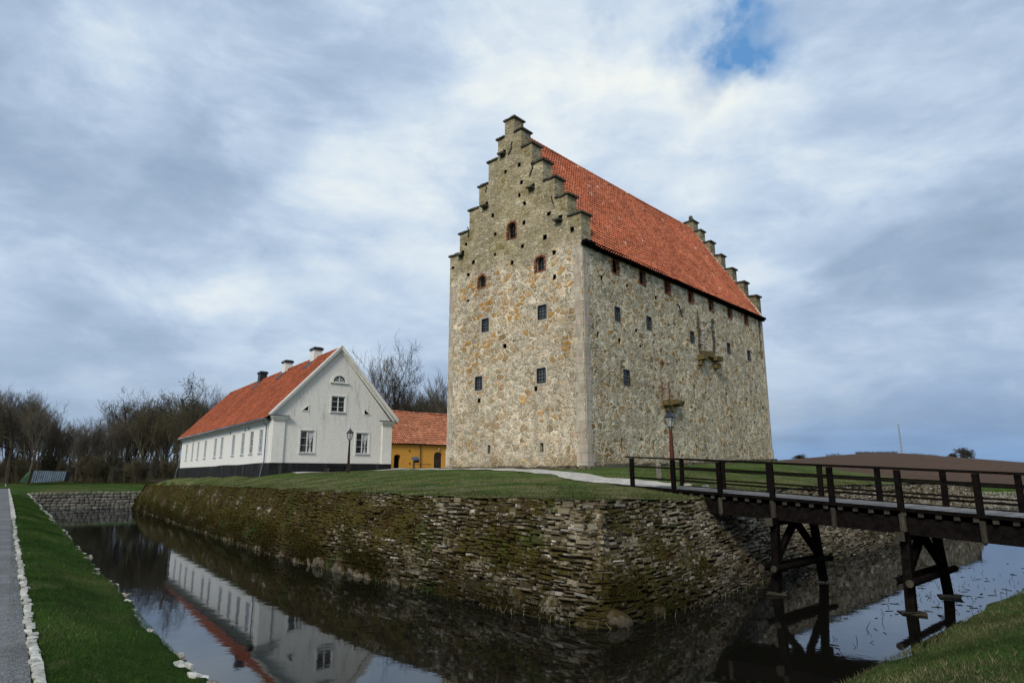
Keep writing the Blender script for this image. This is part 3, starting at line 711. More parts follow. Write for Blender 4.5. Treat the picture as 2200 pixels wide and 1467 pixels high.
def small(y,z,big=1.):
    w,h=random.uniform(.22,.32)*big,random.uniform(.22,.32)*big
    q=[(a+random.gauss(0,.025),b+random.gauss(0,.025)) for a,b in rect(y,z,w,h)]; HOLES.append(q); return q
def shade_holes(f,par):  # near-black box in each hole, painted as its inner shade
    global HOLES
    mb=MB()
    for q in HOLES:
        cx=sum(a for a,b in q)/4; cz=sum(b for a,b in q)/4; q=[(cx+(a-cx)*.95,cz+(b-cz)*.95) for a,b in q]; V=[f(a,b,.05) for a,b in q]+[f(a,b,.40) for a,b in q]; mb.add([tuple(v) for v in V],[(0,1,5,4),(1,2,6,5),(2,3,7,6),(3,0,4,7),(4,5,6,7)])
        cx=sum(a for a,b in q)/4; cz=sum(b for a,b in q)/4
    if mb.n: mb.build('putlog_holes',M['void'],par)['kind']='stuff'
    HOLES=[]
def ok(p,others,d=.55): return all(abs(p[0]-o[0])>d*1.0 or abs(p[1]-o[1])>d*1.35 for o in others)
mb=MB()
big=rectsF+slitF+archF
hf=[rect(*r) for r in rectsF+slitF]+[arch(*a) for a in archF]+[small(*p) for p in pf if ok(p,big)]
panel(mb,gable_outline(),hf,FY,.42)
# back and edges of the gable above the roof
go=gable_outline(); back=[(y,max(z,10.)) for y,z in go]
tri=tessellate_polygon([[Vector((a,b,0)) for a,b in back]]); mb.add([(.95,a,b) for a,b in back],[tuple(t) for t in tri])
n=len(back); mb.add([(0.0,a,b) for a,b in back]+[(.95,a,b) for a,b in back],[(i,(i+1)%n,n+(i+1)%n,n+i) for i in range(1,n)])
mb.build('gable_wall',M['front'],castle)
shade_holes(lambda y,z,d:(d,y+(.01 if 0 else 0),z),castle)
mb=MB(); 
panel(mb,back,[],lambda y,z,d:(25.45+d,y,z),.3); mb.add([(26.4,a,b) for a,b in go],[tuple(t) for t in tessellate_polygon([[Vector((a,b,0)) for a,b in go]])])
mb.add([(25.45,a,b) for a,b in back]+[(26.4,a,b) for a,b in back],[(i,(i+1)%n,n+(i+1)%n,n+i) for i in range(1,n)])
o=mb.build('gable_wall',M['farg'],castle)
# long wall
archS=[(x,13.12,.66,1.0) for x in(3.53,6.69,9.96,13.34,16.6,19.86,22.98)]
rectS=[(3.54,9.95,.55,.86),(7.25,10.0,.55,.86),(13.18,9.97,.55,.84),(19.14,10.0,.55,.84),(22.93,9.92,.55,.84),(4.33,6.02,.62,.92)]
slitS=[(10.22,9.81,.2,.8),(10.12,5.92,.16,.95),(13.12,5.97,.34,.85),(18.26,5.9,.36,.85),(21.99,5.88,.34,.8),(3.6,1.83,.2,.8),(7.25,1.81,.22,.9),(12.95,1.76,.28,.7),(16.78,1.83,.16,.9),(19.97,1.72,.28,.7),(23.33,1.84,.14,.8)]
mb=MB()
hs=[rect(*r) for r in rectS+slitS]+[arch(*a) for a in archS]+[small(*p) for p in sideholes if ok(p,archS+rectS+slitS) and p[1]<13.4]
panel(mb,[(0,-.5),(26.4,-.5),(26.4,13.82),(0,13.82)],hs,lambda x,z,d:(x,d+.001,z),.4)
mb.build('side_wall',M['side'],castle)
shade_holes(lambda x,z,d:(x,d,z),castle)
mb=MB(); mb.add([(0,12,-.5),(26.4,12,-.5),(26.4,12,13.8),(0,12,13.8)],[(3,2,1,0)]); mb.build('side_wall',M['side'],castle)
# openings: dark linings and barred windows
def barred(par,f,c,z,w,h,d=.12,nx=2,ny=4,name='window'):
    mb=MB(); t=.05
    def B(a0,b0,a1,b1,th,dd): 
        p=[f(a0,b0,dd),f(a1,b1,dd)]; mb.bar(p[0],p[1],th,th)
    for a0,b0,a1,b1 in((c-w/2,z-h/2,c+w/2,z-h/2),(c-w/2,z+h/2,c+w/2,z+h/2),(c-w/2,z-h/2,c-w/2,z+h/2),(c+w/2,z-h/2,c+w/2,z+h/2)): B(a0,b0,a1,b1,.07,d-.06)
    for i in range(1,nx): B(c-w/2+w*i/nx,z-h/2,c-w/2+w*i/nx,z+h/2,.028,d-.02)
    for i in range(1,ny): B(c-w/2,z-h/2+h*i/ny,c+w/2,z-h/2+h*i/ny,.028,d-.02)
    o=mb.build(name,M['iron'],par)
    mb=MB(); mb.add([f(c-w/2,z-h/2,d+.02),f(c+w/2,z-h/2,d+.02),f(c+w/2,z+h/2,d+.02),f(c-w/2,z+h/2,d+.02)],[(0,1,2,3)]); mb.build('pane',M['lead'],o)
    return o
fF=lambda y,z,d:(d,y,z); fS=lambda x,z,d:(x,d,z)
for c,z,w,h in rectsF: barred(castle,fF,c,z,w,h,.06,3,4)
for c,z,w,h in rectS: barred(castle,fS,c,z,w,h,.06,2,4)
def opening(par,f,poly,d,mat,name='recess'):
    mb=MB(); n=len(poly); cx=sum(a for a,b in poly)/n; cz=sum(b for a,b in poly)/n
    q=[(cx+(a-cx)*.97,cz+(b-cz)*.97) for a,b in poly]
    mb.add([f(a,b,d) for a,b in q],[tuple(range(n))]); return mb.build(name,mat,par)
for k,a in enumerate(archF):
    w_=opening(castle,fF,arch(*a),.25,M['void'] if k==0 else M['glass'],'arched_window')
    mb=MB(); c,z,w,h=a
    mb.bar(fF(c,z-h/2,.21),fF(c,z+h/2,.21),.04,.04); 
    for q in(.33,.62): mb.bar(fF(c-w/2,z-h/2+h*q,.21),fF(c+w/2,z-h/2+h*q,.21),.03,.03)
    mb.build('glazing_bar',M['iron'],w_)
for k,a in enumerate(archS): opening(castle,fS,arch(*a),.17,M['glass'] if k==2 else M['void'],'arched_window')
for c,z,w,h in slitF: opening(castle,fF,rect(c,z,w,h),.22,M['void'],'arrow_slit')
for c,z,w,h in slitS: opening(castle,fS,rect(c,z,w,h),.16,M['void'],'arrow_slit')
# brick surrounds
def bricks(par,f,a,wd=.2,t=.07):
    c,z,w,h=a; mb=MB(); P=arch(c,z,w,h,10); rise=w*.42; zs=z+h/2-rise
    zz=z-h/2
    while zz<zs:
        for sg in(-1,1):
            L=wd*random.choice([.8,1.2]); p=f(c+sg*(w/2+L/2-.005),zz+t/2,-.012); q1=f(c+sg*(w/2),zz+t/2,0);
            a0=np.array(f(c+sg*(w/2-.01),zz+t/2,.05)); a1=np.array(f(c+sg*(w/2+L),zz+t/2,.05)); mb.bar(a0,a1,.14,t*.82)
        zz+=t+.006
    for i in range(13):
        th=PI*(i+.5)/13; ca,sa=math.cos(th),math.sin(th)
        a0=np.array(f(c+(w/2-.01)*ca,zs+(rise-.01)*sa,.05)); a1=np.array(f(c+(w/2+wd)*ca,zs+(rise+wd)*sa,.05)); mb.bar(a0,a1,.14,t*1.1,up=(np.array(f(1,0,0))-np.array(f(0,0,0))) if abs(ca)<.5 else (0,0,1))
    if random.random()<1: 
        mb.bar(f(c-w/2-wd*.6,z-h/2-.05,.05),f(c+w/2+wd*.6,z-h/2-.05,.05),.16,.07)
    return mb.build('brick_surround',M['brick'],par)
for a in archF: bricks(castle,fF,a,.13)
for a in archS: bricks(castle,fS,a,.14)
# pale dressed stone round the small windows
def surround(par,f,c,z,w,h,t=.16):
    mb=MB()
    for a0,b0,a1,b1,hh in((c-w/2-t,z+h/2+t/2,c+w/2+t,z+h/2+t/2,t),(c-w/2-t,z-h/2-t/2,c+w/2+t,z-h/2-t/2,t)): mb.bar(f(a0,b0,.035),f(a1,b1,.035),.1,hh)
    for sg in(-1,1): mb.bar(f(c+sg*(w/2+t/2),z-h/2,.035),f(c+sg*(w/2+t/2),z+h/2,.035),t*.99,.1,up=np.array(f(0,0,-1))-np.array(f(0,0,0)))
    return mb.build('stone_surround',M['quoin'],par)
for r in rectsF+slitF: surround(castle,fF,*r)
for r in rectS[:1]+rectS[3:5]: surround(castle,fS,*r,.1)
# quoins
mb=MB()
def quoin_col(mb,xc,yc,sx,sy,top,wx,wy,z0=-.4):
    z=z0;k=0
    while z<top:
        h=random.uniform(.42,.78); h=min(h,top-z); a=wx*random.uniform(.85,1.25); b=wy*random.uniform(.85,1.25)
        if k%2: a*=.8
        else: b*=.8
        pr=.03+(.06 if z<1.6 else 0)
        x0,x1=sorted((xc-sx*pr,xc+sx*a)); y0,y1=sorted((yc-sy*pr,yc+sy*b)); g=.008
        ch=.12; r=random.random()
        # L-shaped outside, chamfered corner
        V=[];
        pts=[(xc-sx*(pr-ch*1.),yc-sy*pr),(xc+sx*a,yc-sy*pr),(xc+sx*a,yc+sy*.05),(xc+sx*.05,yc+sy*.05),(xc+sx*.05,yc+sy*b),(xc-sx*pr,yc+sy*b),(xc-sx*pr,yc-sy*(pr-ch))]
        for zz in(z+.007,z+h-.007): V+=[(p[0],p[1],zz) for p in pts]
        n=7; mb.add(V,[(i,(i+1)%n,n+(i+1)%n,n+i) for i in range(n)]+[(0,1,2,3,4,5,6),(7,8,9,10,11,12,13)],r)
        z+=h;k+=1
for q_ in((0,0,1,1,13.7,.64,.62),(0,12,1,-1,13.4,.8,.6),(26.4,0,-1,1,13.7,.5,.8),(26.4,12,-1,-1,13.7,.5,.8)):
    mb=MB(); quoin_col(mb,*q_); mb.build('corner_stones',M['quoin'],castle)
# foundation stones along the foot
mb=MB()
for k in range(34):
    L=random.uniform(.5,1.1); y=k*.36; mb.box((-.10,y,.36+random.uniform(-.05,.05)),(.3,L,.32),random.uniform(-.1,.1),j=.05)
for k in range(70):
    x=k*.38; mb.box((x,-.10,.40+.032*x+random.uniform(-.06,.06)),(random.uniform(.5,1),.3,.26),random.uniform(-.1,.1),j=.05)
mb.build('foundation',M['boulder'],castle)
# coping slabs
for gx0,gx1 in((-.10,1.05),(25.35,26.5)):
    for k in range(7):
        for sg in((-1,1) if k<6 else (0,)):
            mb=MB()
            if sg==0: ya,yb=STEPI[6]-.12,WID-STEPI[6]+.12
            else:
                ya,yb=(STEPI[k]-.14,STEPI[k+1]) if sg<0 else (WID-STEPI[k+1],WID-STEPI[k]+.14)
            nn=3; 
            for i in range(nn):
                a=ya+(yb-ya)*i/nn; b=ya+(yb-ya)*(i+1)/nn
                mb.box(((gx0+gx1)/2,(a+b)/2,STEPZ[k]+.07+random.uniform(-.015,.015)),(gx1-gx0+random.uniform(-.04,.06),b-a-.006,.12),0,j=.014)
            mb.build('coping',M['cap'],castle)
mb=MB()
for z,w in((24.55,.5),(24.78,.34),(24.95,.2)): mb.box((25.9,6+random.uniform(-.05,.05),z),(w,w,.22),.3,j=.06)
mb.build('finial',M['cap'],castle)
# ledge stones below the larger put-log holes, corbels, iron anchors
for y,z in shelfF:
    mb=MB(); mb.box((-.14,y+.08,z-.19),(.42,.52,.13),0,j=.04); mb.box((-.03,y+.1,z-.30),(.24,.36,.11),0,j=.03); mb.build('ledge_stone',M['cap'],castle)
def ochrem():
    t=NT('ochre_lichen_stone'); p=t.obj(); c=t.mix(t.noise(p,3,4),(.09,.075,.042),(.19,.14,.05)); c=t.vm('SCALE',c,t.rng(t.noise(p,12,4),.3,.7,.5,1.3)); return t.fin(c,.95,t.bump(t.noise(p,10,4),.6,.03),.1)
OC=ochrem()
for x,z,w,dp in((14.2,8.55,.7,.55),(14.1,8.15,.45,.35),(16.4,8.7,.9,.6),(16.5,8.2,.6,.42),(15.3,8.95,1.7,.3),(8.75,4.75,.55,.45),(9.9,4.85,1.1,.6),(9.1,4.4,.6,.4),(9.3,4.1,.35,.25)):
    mb=MB(); mb.box((x,-dp/2+.05,z),(w,dp,.34),0,j=.06); mb.build('corbel',OC,castle)
for x in(14.15,16.5):
    mb=MB(); z=9.1
    while z<12.2: mb.box((x+random.uniform(-.06,.06),-.02,z),(random.uniform(.12,.28),random.uniform(.1,.2),random.uniform(.18,.42)),0,j=.04); z+=random.uniform(.25,.42)
    mb.build('wall_scar',M['cap'],castle)
mb=MB(); z=9.2
while z<11.9:
    mb.box((15.3+random.uniform(-.75,.75),-.012,z),(random.uniform(.25,.6),.08,random.uniform(.15,.35)),0,j=.03); z+=.13
mb.build('wall_scar',M['quoin'],castle)
mb=MB()
for i in range(1): mb.box((9.0,-.006,5.0),(.1,.04,.05))
for i in range(30): mb.box((9.0+([-.45,.45][i%2]+random.uniform(-.1,.1)),.012,5.1+(i//2)*.08),(random.uniform(.1,.18),.05,.075),0,j=.012)
for i in range(0): mb.box((9.0+(random.choice([-.55,.5])+random.uniform(-.1,.1)),-.006,5.2+random.uniform(0,1.7)),(.16,.05,.06),0,j=.01)
for i in range(12): mb.box((9.0+random.uniform(-.6,.6),-.006,7.35+random.uniform(0,.3)),(.2,.05,.06),0,j=.01)
mb.build('brick_patch',M['brick'],castle)['kind']='stuff'
def anchor(f,pts):
    mb=MB()
    for a,b in zip(pts,pts[1:]): mb.bar(f(a[0],a[1],-.05),f(b[0],b[1],-.05),.055,.055)
    mb.build('wall_anchor',M['iron'],castle)
def anchF(lst,ox,oy,s): return [hit(img_front(a,b,ox,oy,s),CB,CU) for a,b in lst]
anchor(fF,anchF([(665,312),(655,335),(660,360),(645,390),(632,410)],920,220,3.6675))
anchor(fF,anchF([(818,490),(825,520),(812,550),(800,590)],920,220,3.6675))
anchor(fF,anchF([(975,742),(978,770),(990,800)],920,220,3.6675))
anchor(fF,anchF([(452,650),(462,675),(455,712)],920,220,3.6675))
anchor(fF,anchF([(312,985),(325,1010),(318,1065)],920,220,3.6675))
sp=[hit(img_front(a,b,1240,440,2.529),CB,CV) for a,b in [(538,538),(552,550),(558,575),(570,610)]]; anchor(fS,sp)
sp=[hit(img_front(a,b,1240,440,2.529),CB,CV) for a,b in [(545,578),(572,568)]]; anchor(fS,sp)
# roof
def tiles(o,al,up,length,slope,w,c,samp=6,amp=.032,lift=.045,sag=0.,trim=None,mb=None):
    o=np.array(o,float);al=np.array(al,float);up=np.array(up,float);up/=np.linalg.norm(up);nr=np.cross(al,up)
    na=int(round(length/w)); nb=int(round(slope/c)); w=length/na;c=slope/nb
    I,J=np.meshgrid(np.arange(na),np.arange(nb),indexing='ij'); I=I.ravel();J=J.ravel(); N=len(I)
    a=np.linspace(0,1,samp); prof=amp*np.sin(a*2*PI-.6)
    jn=rng.normal(0,.006,N)[:,None]; jl=rng.normal(0,.010,N)[:,None]; skew=rng.normal(0,.006,N)[:,None]*(a-.5)[None]
    A=(I[:,None]+a[None]*1.02)*w
    rows=[]
    for (u,hgt) in((-.03,-lift*.2),(-.03,lift),(c+.0,.004)):
        U=(J*c)[:,None]+u+ (jl+skew if hgt!=.004 else 0); Hh=prof[None]+hgt+jn
        fr=U/slope; sg=sag*(np.sin(A/length*PI*1.)*.7+.3*np.sin(A/length*PI*3+1))*np.sin(np.clip(fr,0,1)*PI*.5+.15)+.02*np.sin(A*1.1+U*.8)
        rows.append(o+A[...,None]*al+U[...,None]*up+(Hh-sg)[...,None]*nr)
    V=np.stack(rows,1)  # N,3,samp,3
    base=(np.arange(N)*3*samp)[:,None]; k=np.arange(samp-1)
    F=[]
    for r in(0,1): F.append(np.stack([base+r*samp+k,base+r*samp+k+1,base+(r+1)*samp+k+1,base+(r+1)*samp+k],-1))
    F=np.stack(F,1).reshape(-1,4)
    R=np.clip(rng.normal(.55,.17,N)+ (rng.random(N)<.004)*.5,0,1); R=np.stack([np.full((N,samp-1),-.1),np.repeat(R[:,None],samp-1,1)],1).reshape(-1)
    mb=mb or MB(); mb.bulk(V.reshape(-1,3),F,R); return mb
mb=MB()
SL=math.hypot(6.35,10.05)
tiles((.95,-.35,13.70),(1,0,0),(0,6.35,10.05),24.5,SL,.26,.34,6,.045,.075,.12,mb=mb)
tiles((25.45,12.35,13.70),(-1,0,0),(0,-6.35,10.05),24.5,SL,.235,.30,4,.03,.045,.08,mb=mb)
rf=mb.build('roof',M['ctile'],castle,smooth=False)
mb=MB(); 
for k in range(74):
    x=.95+k*.331; s_=-.05*math.sin(k/74*PI)*1.4
    mb.tube((x,6,23.68+s_),(x+.36,6,23.70+s_),.13,.15,8)
mb.build('ridge_tile',M['ctile'],rf)
mb=MB(); mb.add([(.9,-.30,13.66),(25.5,-.30,13.66),(25.5,6,23.55),(.9,6,23.55),(25.5,12.3,13.66),(.9,12.3,13.66)],[(0,1,2,3),(3,2,4,5)]); mb.build('roof_boarding',M['darkwood'],rf)
mb=MB(); mb.bar((-.04,-.22,13.80),(26.45,-.22,13.66),.30,.16); mb.bar((-.06,-.12,13.66),(26.45,-.12,13.52),.22,.12)
k=.6
while k<26: mb.bar((k,-.36,13.60),(k,.3,13.62),.1,.12); k+=.85
mb.build('eave_beam',M['darkwood'],castle)
mb=MB()
for k in range(40):
    f0=k/40; f1=(k+1)/40
    mb.bar((25.42,-.35+6.35*f0,13.82+10.05*f0),(25.42,-.35+6.35*f1,13.82+10.05*f1),.14,.07,up=(0,-.845,.534))
mb.build('mortar_fillet',M['trim'],rf)

# ------------------------------------------------------------------ white house
house=thing('manor_house','long white plastered house with orange pantile roof and three chimneys','house',(HB[0],HB[1],0),AH)
HL=37.3
fg=lambda x,z,d:(x,d,z)       # gable, depth goes +y
fl=lambda y,z,d:(d,y,z)       # long side, depth goes +x
gw=[(2.74,2.655,1.14,1.74),(7.39,2.645,1.12,1.72),(5.13,5.77,1.18,1.30)]
lun=[(5.14,7.62)]
lunp=[(5.14+.56*math.cos(PI*i/12),7.60+.56*math.sin(PI*i/12)) for i in range(13)]
triL=[(2.12,5.08),(2.72,5.08),(2.70,5.58)]; triR=[(7.42,5.05),(8.04,5.05),(7.43,5.56)]
mb=MB()
panel(mb,[(0,.95),(10,.95),(10,4.45),(9.85,4.7),(5.08,10.2),(.15,4.7),(0,4.45)],[rect(*g_) for g_ in gw]+[lunp,triL,triR],fg,.16,back=False)
mb.build('gable_wall',M['gablep'],house)
wy=[(2.95,1.02),(5.68,1.02),(8.45,1.02),(11.76,1.02),(16.2,1.05),(18.94,1.05),(23.54,1.05),(27.2,.95),(30.2,.95),(33.7,1.0)]
mb=MB(); panel(mb,[(0,.92),(HL,.92),(HL,4.4),(0,4.4)],[rect(y,2.72,w,1.86) for y,w in wy],fl,.16,back=False)
mb.add([(10,0,.9),(10,HL,.9),(10,HL,4.4),(10,0,4.4)],[(0,1,2,3)]); mb.build('side_wall',M['white'],house)
mb=MB(); mb.add([(0,HL,.9),(10,HL,.9),(10,HL,4.4),(5,HL,10.1),(0,HL,4.4)],[(0,1,2,3,4)]); mb.build('gable_wall',M['white'],house)
# plinth with a sloping foot and uneven top
mb=MB(); 
ys=np.arange(0,HL+.01,1.); zt=.97+.03*np.sin(ys*.5)-.12*sst(12,24,ys)+.06*sst(27,35,ys)
V=[];
for y,z in zip(ys,zt): V+=[(-.10,y,-1.1),(-.05,y,z),(.05,y,z+.0)]
F=[]
for i in range(len(ys)-1):
    for k in range(2): F.append((i*3+k,i*3+k+1,i*3+k+4,i*3+k+3))
mb.add(V,F); mb.box((5,-.02,.33),(10.16,.12,1.30),0); mb.box((10.03,HL/2,.3),(.14,HL,1.3)); mb.box((5,HL+.02,.2),(10.1,.1,1.6))
mb.build('plinth',M['plinth'],house)
# pilasters and capitals
for x0,x1 in((0,.86),(9.16,10.0)):
    mb=MB(); mb.box(((x0+x1)/2,-.05,2.6),(x1-x0+.04,.16,3.25)); 
    if x0==0: mb.box((-.03,.40,2.6),(.10,.8,3.25))
    o=mb.build('pilaster',M['trim'],house)
    mb=MB()
    for z,h,e in((4.22,.08,.05),(4.32,.12,.10),(4.44,.12,.18),(4.53,.07,.24)):
        mb.box(((x0+x1)/2,-.04,z),(x1-x0+2*e,.2+2*e,h))
    mb.build('capital',M['trim'],o)
    mb=MB(); mb.box(((x0+x1)/2,-.06,4.59),(x1-x0+.62,.72,.03)); mb.build('cap_flashing',M['black'],o)
# raking cornice
for sg in(-1,1):
    mb=MB(); xa=5.08+sg*5.42; a=np.array((xa,0,4.60)); b=np.array((5.08,0,10.50)); up=np.array((sg*.74,0,.67))
    mb.bar(a+(0,-.10,0),b+(0,-.10,0.02),.40,.22,up=up); mb.bar(a+(0,-.22,.10),b+(0,-.22,.14),.24,.12,up=up); mb.bar(a+(-sg*.18,-.02,-.15),b+(0,-.02,-.20),.20,.14,up=up)
    mb.build('raking_cornice',M['trim'],house)
# eave cornice on the long side
mb=MB()
for x,z,w,h in((-.10,4.22,.16,.16),(-.19,4.33,.30,.10),(-.27,4.41,.42,.06)): mb.box((x,HL/2+.6,z),(w,HL-1.1,h))
mb.build('cornice',M['trim'],house)
mb=MB(); mb.tube((-.52,.3,4.36),(-.52,HL,4.32),.07,.07,8); mb.build('gutter',M['pipe'],house)
mb=MB(); P_=[(-.5,1.0,4.34),(-.48,1.0,4.12),(-.16,1.15,3.86),(-.15,1.15,1.1),(-.25,1.2,.75),(-.42,1.25,-.35)]
for a,b in zip(P_,P_[1:]): mb.tube(a,b,.05,.05,8)
mb.build('downpipe',M['pipe'],house)
mb=MB(); P_=[(-.45,HL-.1,4.3),(-.15,HL-.1,4.0),(-.15,HL-.1,1.0),(-.3,HL-.1,.7),(-.42,HL-.1,-.6)]
for a,b in zip(P_,P_[1:]): mb.tube(a,b,.05,.05,8)
mb.build('downpipe',M['pipe'],house)
# windows
def casement(par,f,c,z,w,h,tw=.13,nx=2,ny=3,curtain=False,gl='glass',fw=.07):
    mb=MB(); up=np.array(f(0,0,-1))-np.array(f(0,0,0))
    for b in(z-h/2-tw/2,z+h/2+tw/2): mb.bar(f(c-w/2-tw,b,.0),f(c+w/2+tw,b,.0),.07,tw)
    for sg in(-1,1): mb.bar(f(c+sg*(w/2+tw/2),z-h/2,.0),f(c+sg*(w/2+tw/2),z+h/2,.0),tw,.068,up=up)
    o=mb.build('window',M['trim'],par)
    mb=MB(); d=.06 if fw>.05 else .035
    for b in(z-h/2+.035,z+h/2-.035): mb.bar(f(c-w/2,b,d),f(c+w/2,b,d),.05,fw)
    for i in range(nx+1):
        a=c-w/2+.035+(w-.07)*i/nx; mb.bar(f(a,z-h/2,d),f(a,z+h/2,d),fw if i in(0,nx) else fw*1.15,.05 if fw>.05 else .03,up=up)
    for i in range(1,ny): b=z-h/2+h*i/ny; mb.bar(f(c-w/2,b,d),f(c+w/2,b,d),.03,.028)
    mb.build('frame',M['wood'],o)
    mb=MB(); dg=.09 if fw>.05 else .045; mb.add([f(c-w/2,z-h/2,dg),f(c+w/2,z-h/2,dg),f(c+w/2,z+h/2,dg),f(c-w/2,z+h/2,dg)],[(0,1,2,3)]); mb.build('pane',M[gl],o)
    mb=MB(); mb.bar(f(c-w/2-.08,z-h/2-.02,-.05),f(c+w/2+.08,z-h/2-.02,-.05),.13,.035); mb.build('sill',M['wood'],o)
    if curtain:
        mb=MB(); n=9; V=[]
        for i in range(n):
            zz=z+h/2-.05-(h*.98)*i/(n-1); q=i/(n-1); wl=(.46-.40*min(1,q/.62))*w if q<.62 else (.06+.14*(q-.62)/.38)*w
            off=.02*w
            V+=[f(c+off+.22*w-wl/2*1.0,zz,.084),f(c+off+.22*w+wl/2,zz,.084)]
        mb.add(V,[(2*i,2*i+1,2*i+3,2*i+2) for i in range(n-1)]); mb.build('curtain',M['curtain'],o)
    return o
for k,(c,z,w,h) in enumerate(gw): casement(house,fg,c,z,w,h,curtain=(k<2))
for k,(y,w) in enumerate(wy): casement(house,fl,y,2.72,w,1.86,tw=.13,nx=2,ny=3,gl='glass' if k in(1,) else 'skygl',fw=.045)
# lunette and triangular vents
mb=MB(); n=14
def ringpts(r0,r1,d): 
    V=[]
    for i in range(n+1):
        th=PI*i/n; V+=[fg(5.14+r0*math.cos(th),7.60+r0*math.sin(th),d),fg(5.14+r1*math.cos(th),7.60+r1*math.sin(th),d)]
    return V
mb.add(ringpts(.54,.72,-.04)+ringpts(.54,.72,.08),[(2*i,2*i+1,2*i+3,2*i+2) for i in range(n)]+[(2*i,2*i+2,2*i+2+2*(n+1),2*i+2*(n+1)) for i in range(n)]+[(2*i+1,2*i+3,2*i+3+2*(n+1),2*i+1+2*(n+1)) for i in range(n)])
mb.box((5.14,-.05,7.55),(1.6,.14,.09)); lw=mb.build('fan_window',M['trim'],house)
mb=MB(); 
for th in np.linspace(0,PI,8): mb.bar(fg(5.14+.17*math.cos(th),7.61+.17*math.sin(th),.07),fg(5.14+.55*math.cos(th),7.61+.55*math.sin(th),.07),.025,.025)
mb.bar((5.14,.06,7.6),(5.14,.06,8.15),.06,.05); mb.bar((4.6,.06,7.62),(5.7,.06,7.62),.05,.05)
for r_ in(.2,.37):
    for i in range(n): a,b=PI*i/n,PI*(i+1)/n; mb.bar(fg(5.14+r_*math.cos(a),7.6+r_*math.sin(a),.07),fg(5.14+r_*math.cos(b),7.6+r_*math.sin(b),.07),.022,.022)
mb.build('frame',M['wood'],lw)
opening(lw,fg,lunp,.1,M['glass'],'pane')
for tr in(triL,triR):
    mb=MB(); 
    for a,b in zip(tr,tr[1:]+tr[:1]): mb.bar(fg(*a,.0),fg(*b,.0),.08,.07)
    o=mb.build('triangular_vent',M['trim'],house); opening(o,fg,tr,.12,M['void'],'pane')  # vent back is a near-black sheet painting the shade inside
mb=MB()
for a,b in((.55,3.6),(6.8,3.95),(8.0,3.85),(13.2,3.9),(30,3.8)): mb.box((-.03,a,b),(.06,.07,.22))
mb.build('wall_anchor',M['iron'],house)
mb=MB(); SH=math.hypot(5.5,6.0)
tiles((-.45,HL+.25,4.47),(0,-1,0),(5.5,0,6.0),HL+.22,SH,.26,.34,5,.034,.06,.03,mb=mb)
tiles((10.55,.03,4.47),(0,1,0),(-5.5,0,6.0),HL+.22,SH,.3,.31,4,.028,.042,.03,mb=mb)
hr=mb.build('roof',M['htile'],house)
mb=MB(); mb.add([(-.42,0,4.44),(-.42,HL+.2,4.44),(5.05,HL+.2,10.42),(5.05,0,10.42),(10.5,0,4.44),(10.5,HL+.2,4.44)],[(0,1,2,3),(3,2,5,4)]); mb.build('roof_boarding',M['darkwood'],hr)
mb=MB()
for k in range(110): mb.tube((5.05,k*.34,10.46),(5.05,k*.34+.36,10.48),.10,.12,7)
mb.build('ridge_tile',M['htile'],hr)
for k,(y,mt) in enumerate(((5.8,'trim'),(14.1,'trim'),(22.9,'black'))):
    mb=MB(); mb.box((5.05,y,10.5),(.74,1.0,1.36)); ch=mb.build('chimney',M[mt],house)
    mb=MB(); mb.box((5.05,y,11.27),(.92,1.2,.19)); mb.box((5.05,y,11.40),(.7,.95,.08)); mb.build('chimney_cap',M['black'],ch)
    mb=MB(); 
    for sg in(-1,1): mb.bar((5.05+sg*1.0,y-.0,9.45),(5.05+sg*.30,y,10.24),1.25,.04,up=(sg*.74,0,.67))
    mb.build('flashing',M['black'],ch)

# ------------------------------------------------------------------ yellow outbuilding
yel=thing('outbuilding','low ochre yellow building with pantile roof between white house and castle','building',(YO[0],YO[1],0),AY)
YL0,YL1=-7.,20.
fy=lambda x,z,d:(x,d,z)
da=arch(.78,1.45,.85,1.75,8,.25); db=arch(6.15,1.68,1.07,2.02,8,.35)
mb=MB(); panel(mb,[(YL0,.1),(YL1,.1),(YL1,3.6),(YL0,3.6)],[da,db],fy,.45,back=False)
for x,s_ in((YL0,0),(YL1,0)): mb.add([(x,0,.1),(x,8,.1),(x,8,3.6),(x,4,7.3),(x,0,3.6)],[(0,1,2,3,4)])
mb.add([(YL0,8,.1),(YL1,8,.1),(YL1,8,3.6),(YL0,8,3.6)],[(0,1,2,3)]); mb.build('wall',M['yellow'],yel)
mb=MB(); tiles((YL0-.1,-.3,3.55),(1,0,0),(0,4.3,3.95),YL1-YL0+.2,math.hypot(4.3,3.95),.27,.34,5,.042,.075,.06,mb=mb)
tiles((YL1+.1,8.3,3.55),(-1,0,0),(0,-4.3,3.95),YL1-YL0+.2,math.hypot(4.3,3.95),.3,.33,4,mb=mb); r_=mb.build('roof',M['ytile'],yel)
mb=MB(); 
for k in range(80): mb.tube((YL0+k*.34,4,7.50+.03*math.sin(k*.3)),(YL0+k*.34+.36,4,7.52+.03*math.sin(k*.3)),.12,.14,7)
mb.build('ridge_tile',M['ytile'],r_)
mb=MB(); mb.bar((YL0,-.12,3.5),(YL1,-.12,3.5),.3,.1); mb.build('eave_board',M['darkwood'],yel)
mb=MB(); n_=len(db); mb.add([(a,.12,b) for a,b in db],[tuple(range(n_))]); 
for a in np.linspace(5.7,6.6,6): mb.box((a,.10,1.6),(.012,.03,1.9))
d_=mb.build('door',M['door'],yel); mb=MB()
for z in(1.2,2.15): mb.bar((5.66,.07,z),(6.5,.07,z),.03,.05)
mb.build('hinge',M['iron'],d_)
mb=MB(); n_=len(da); mb.add([(a,.44,b) for a,b in da],[tuple(range(n_))]); mb.build('doorway',M['void'],yel)
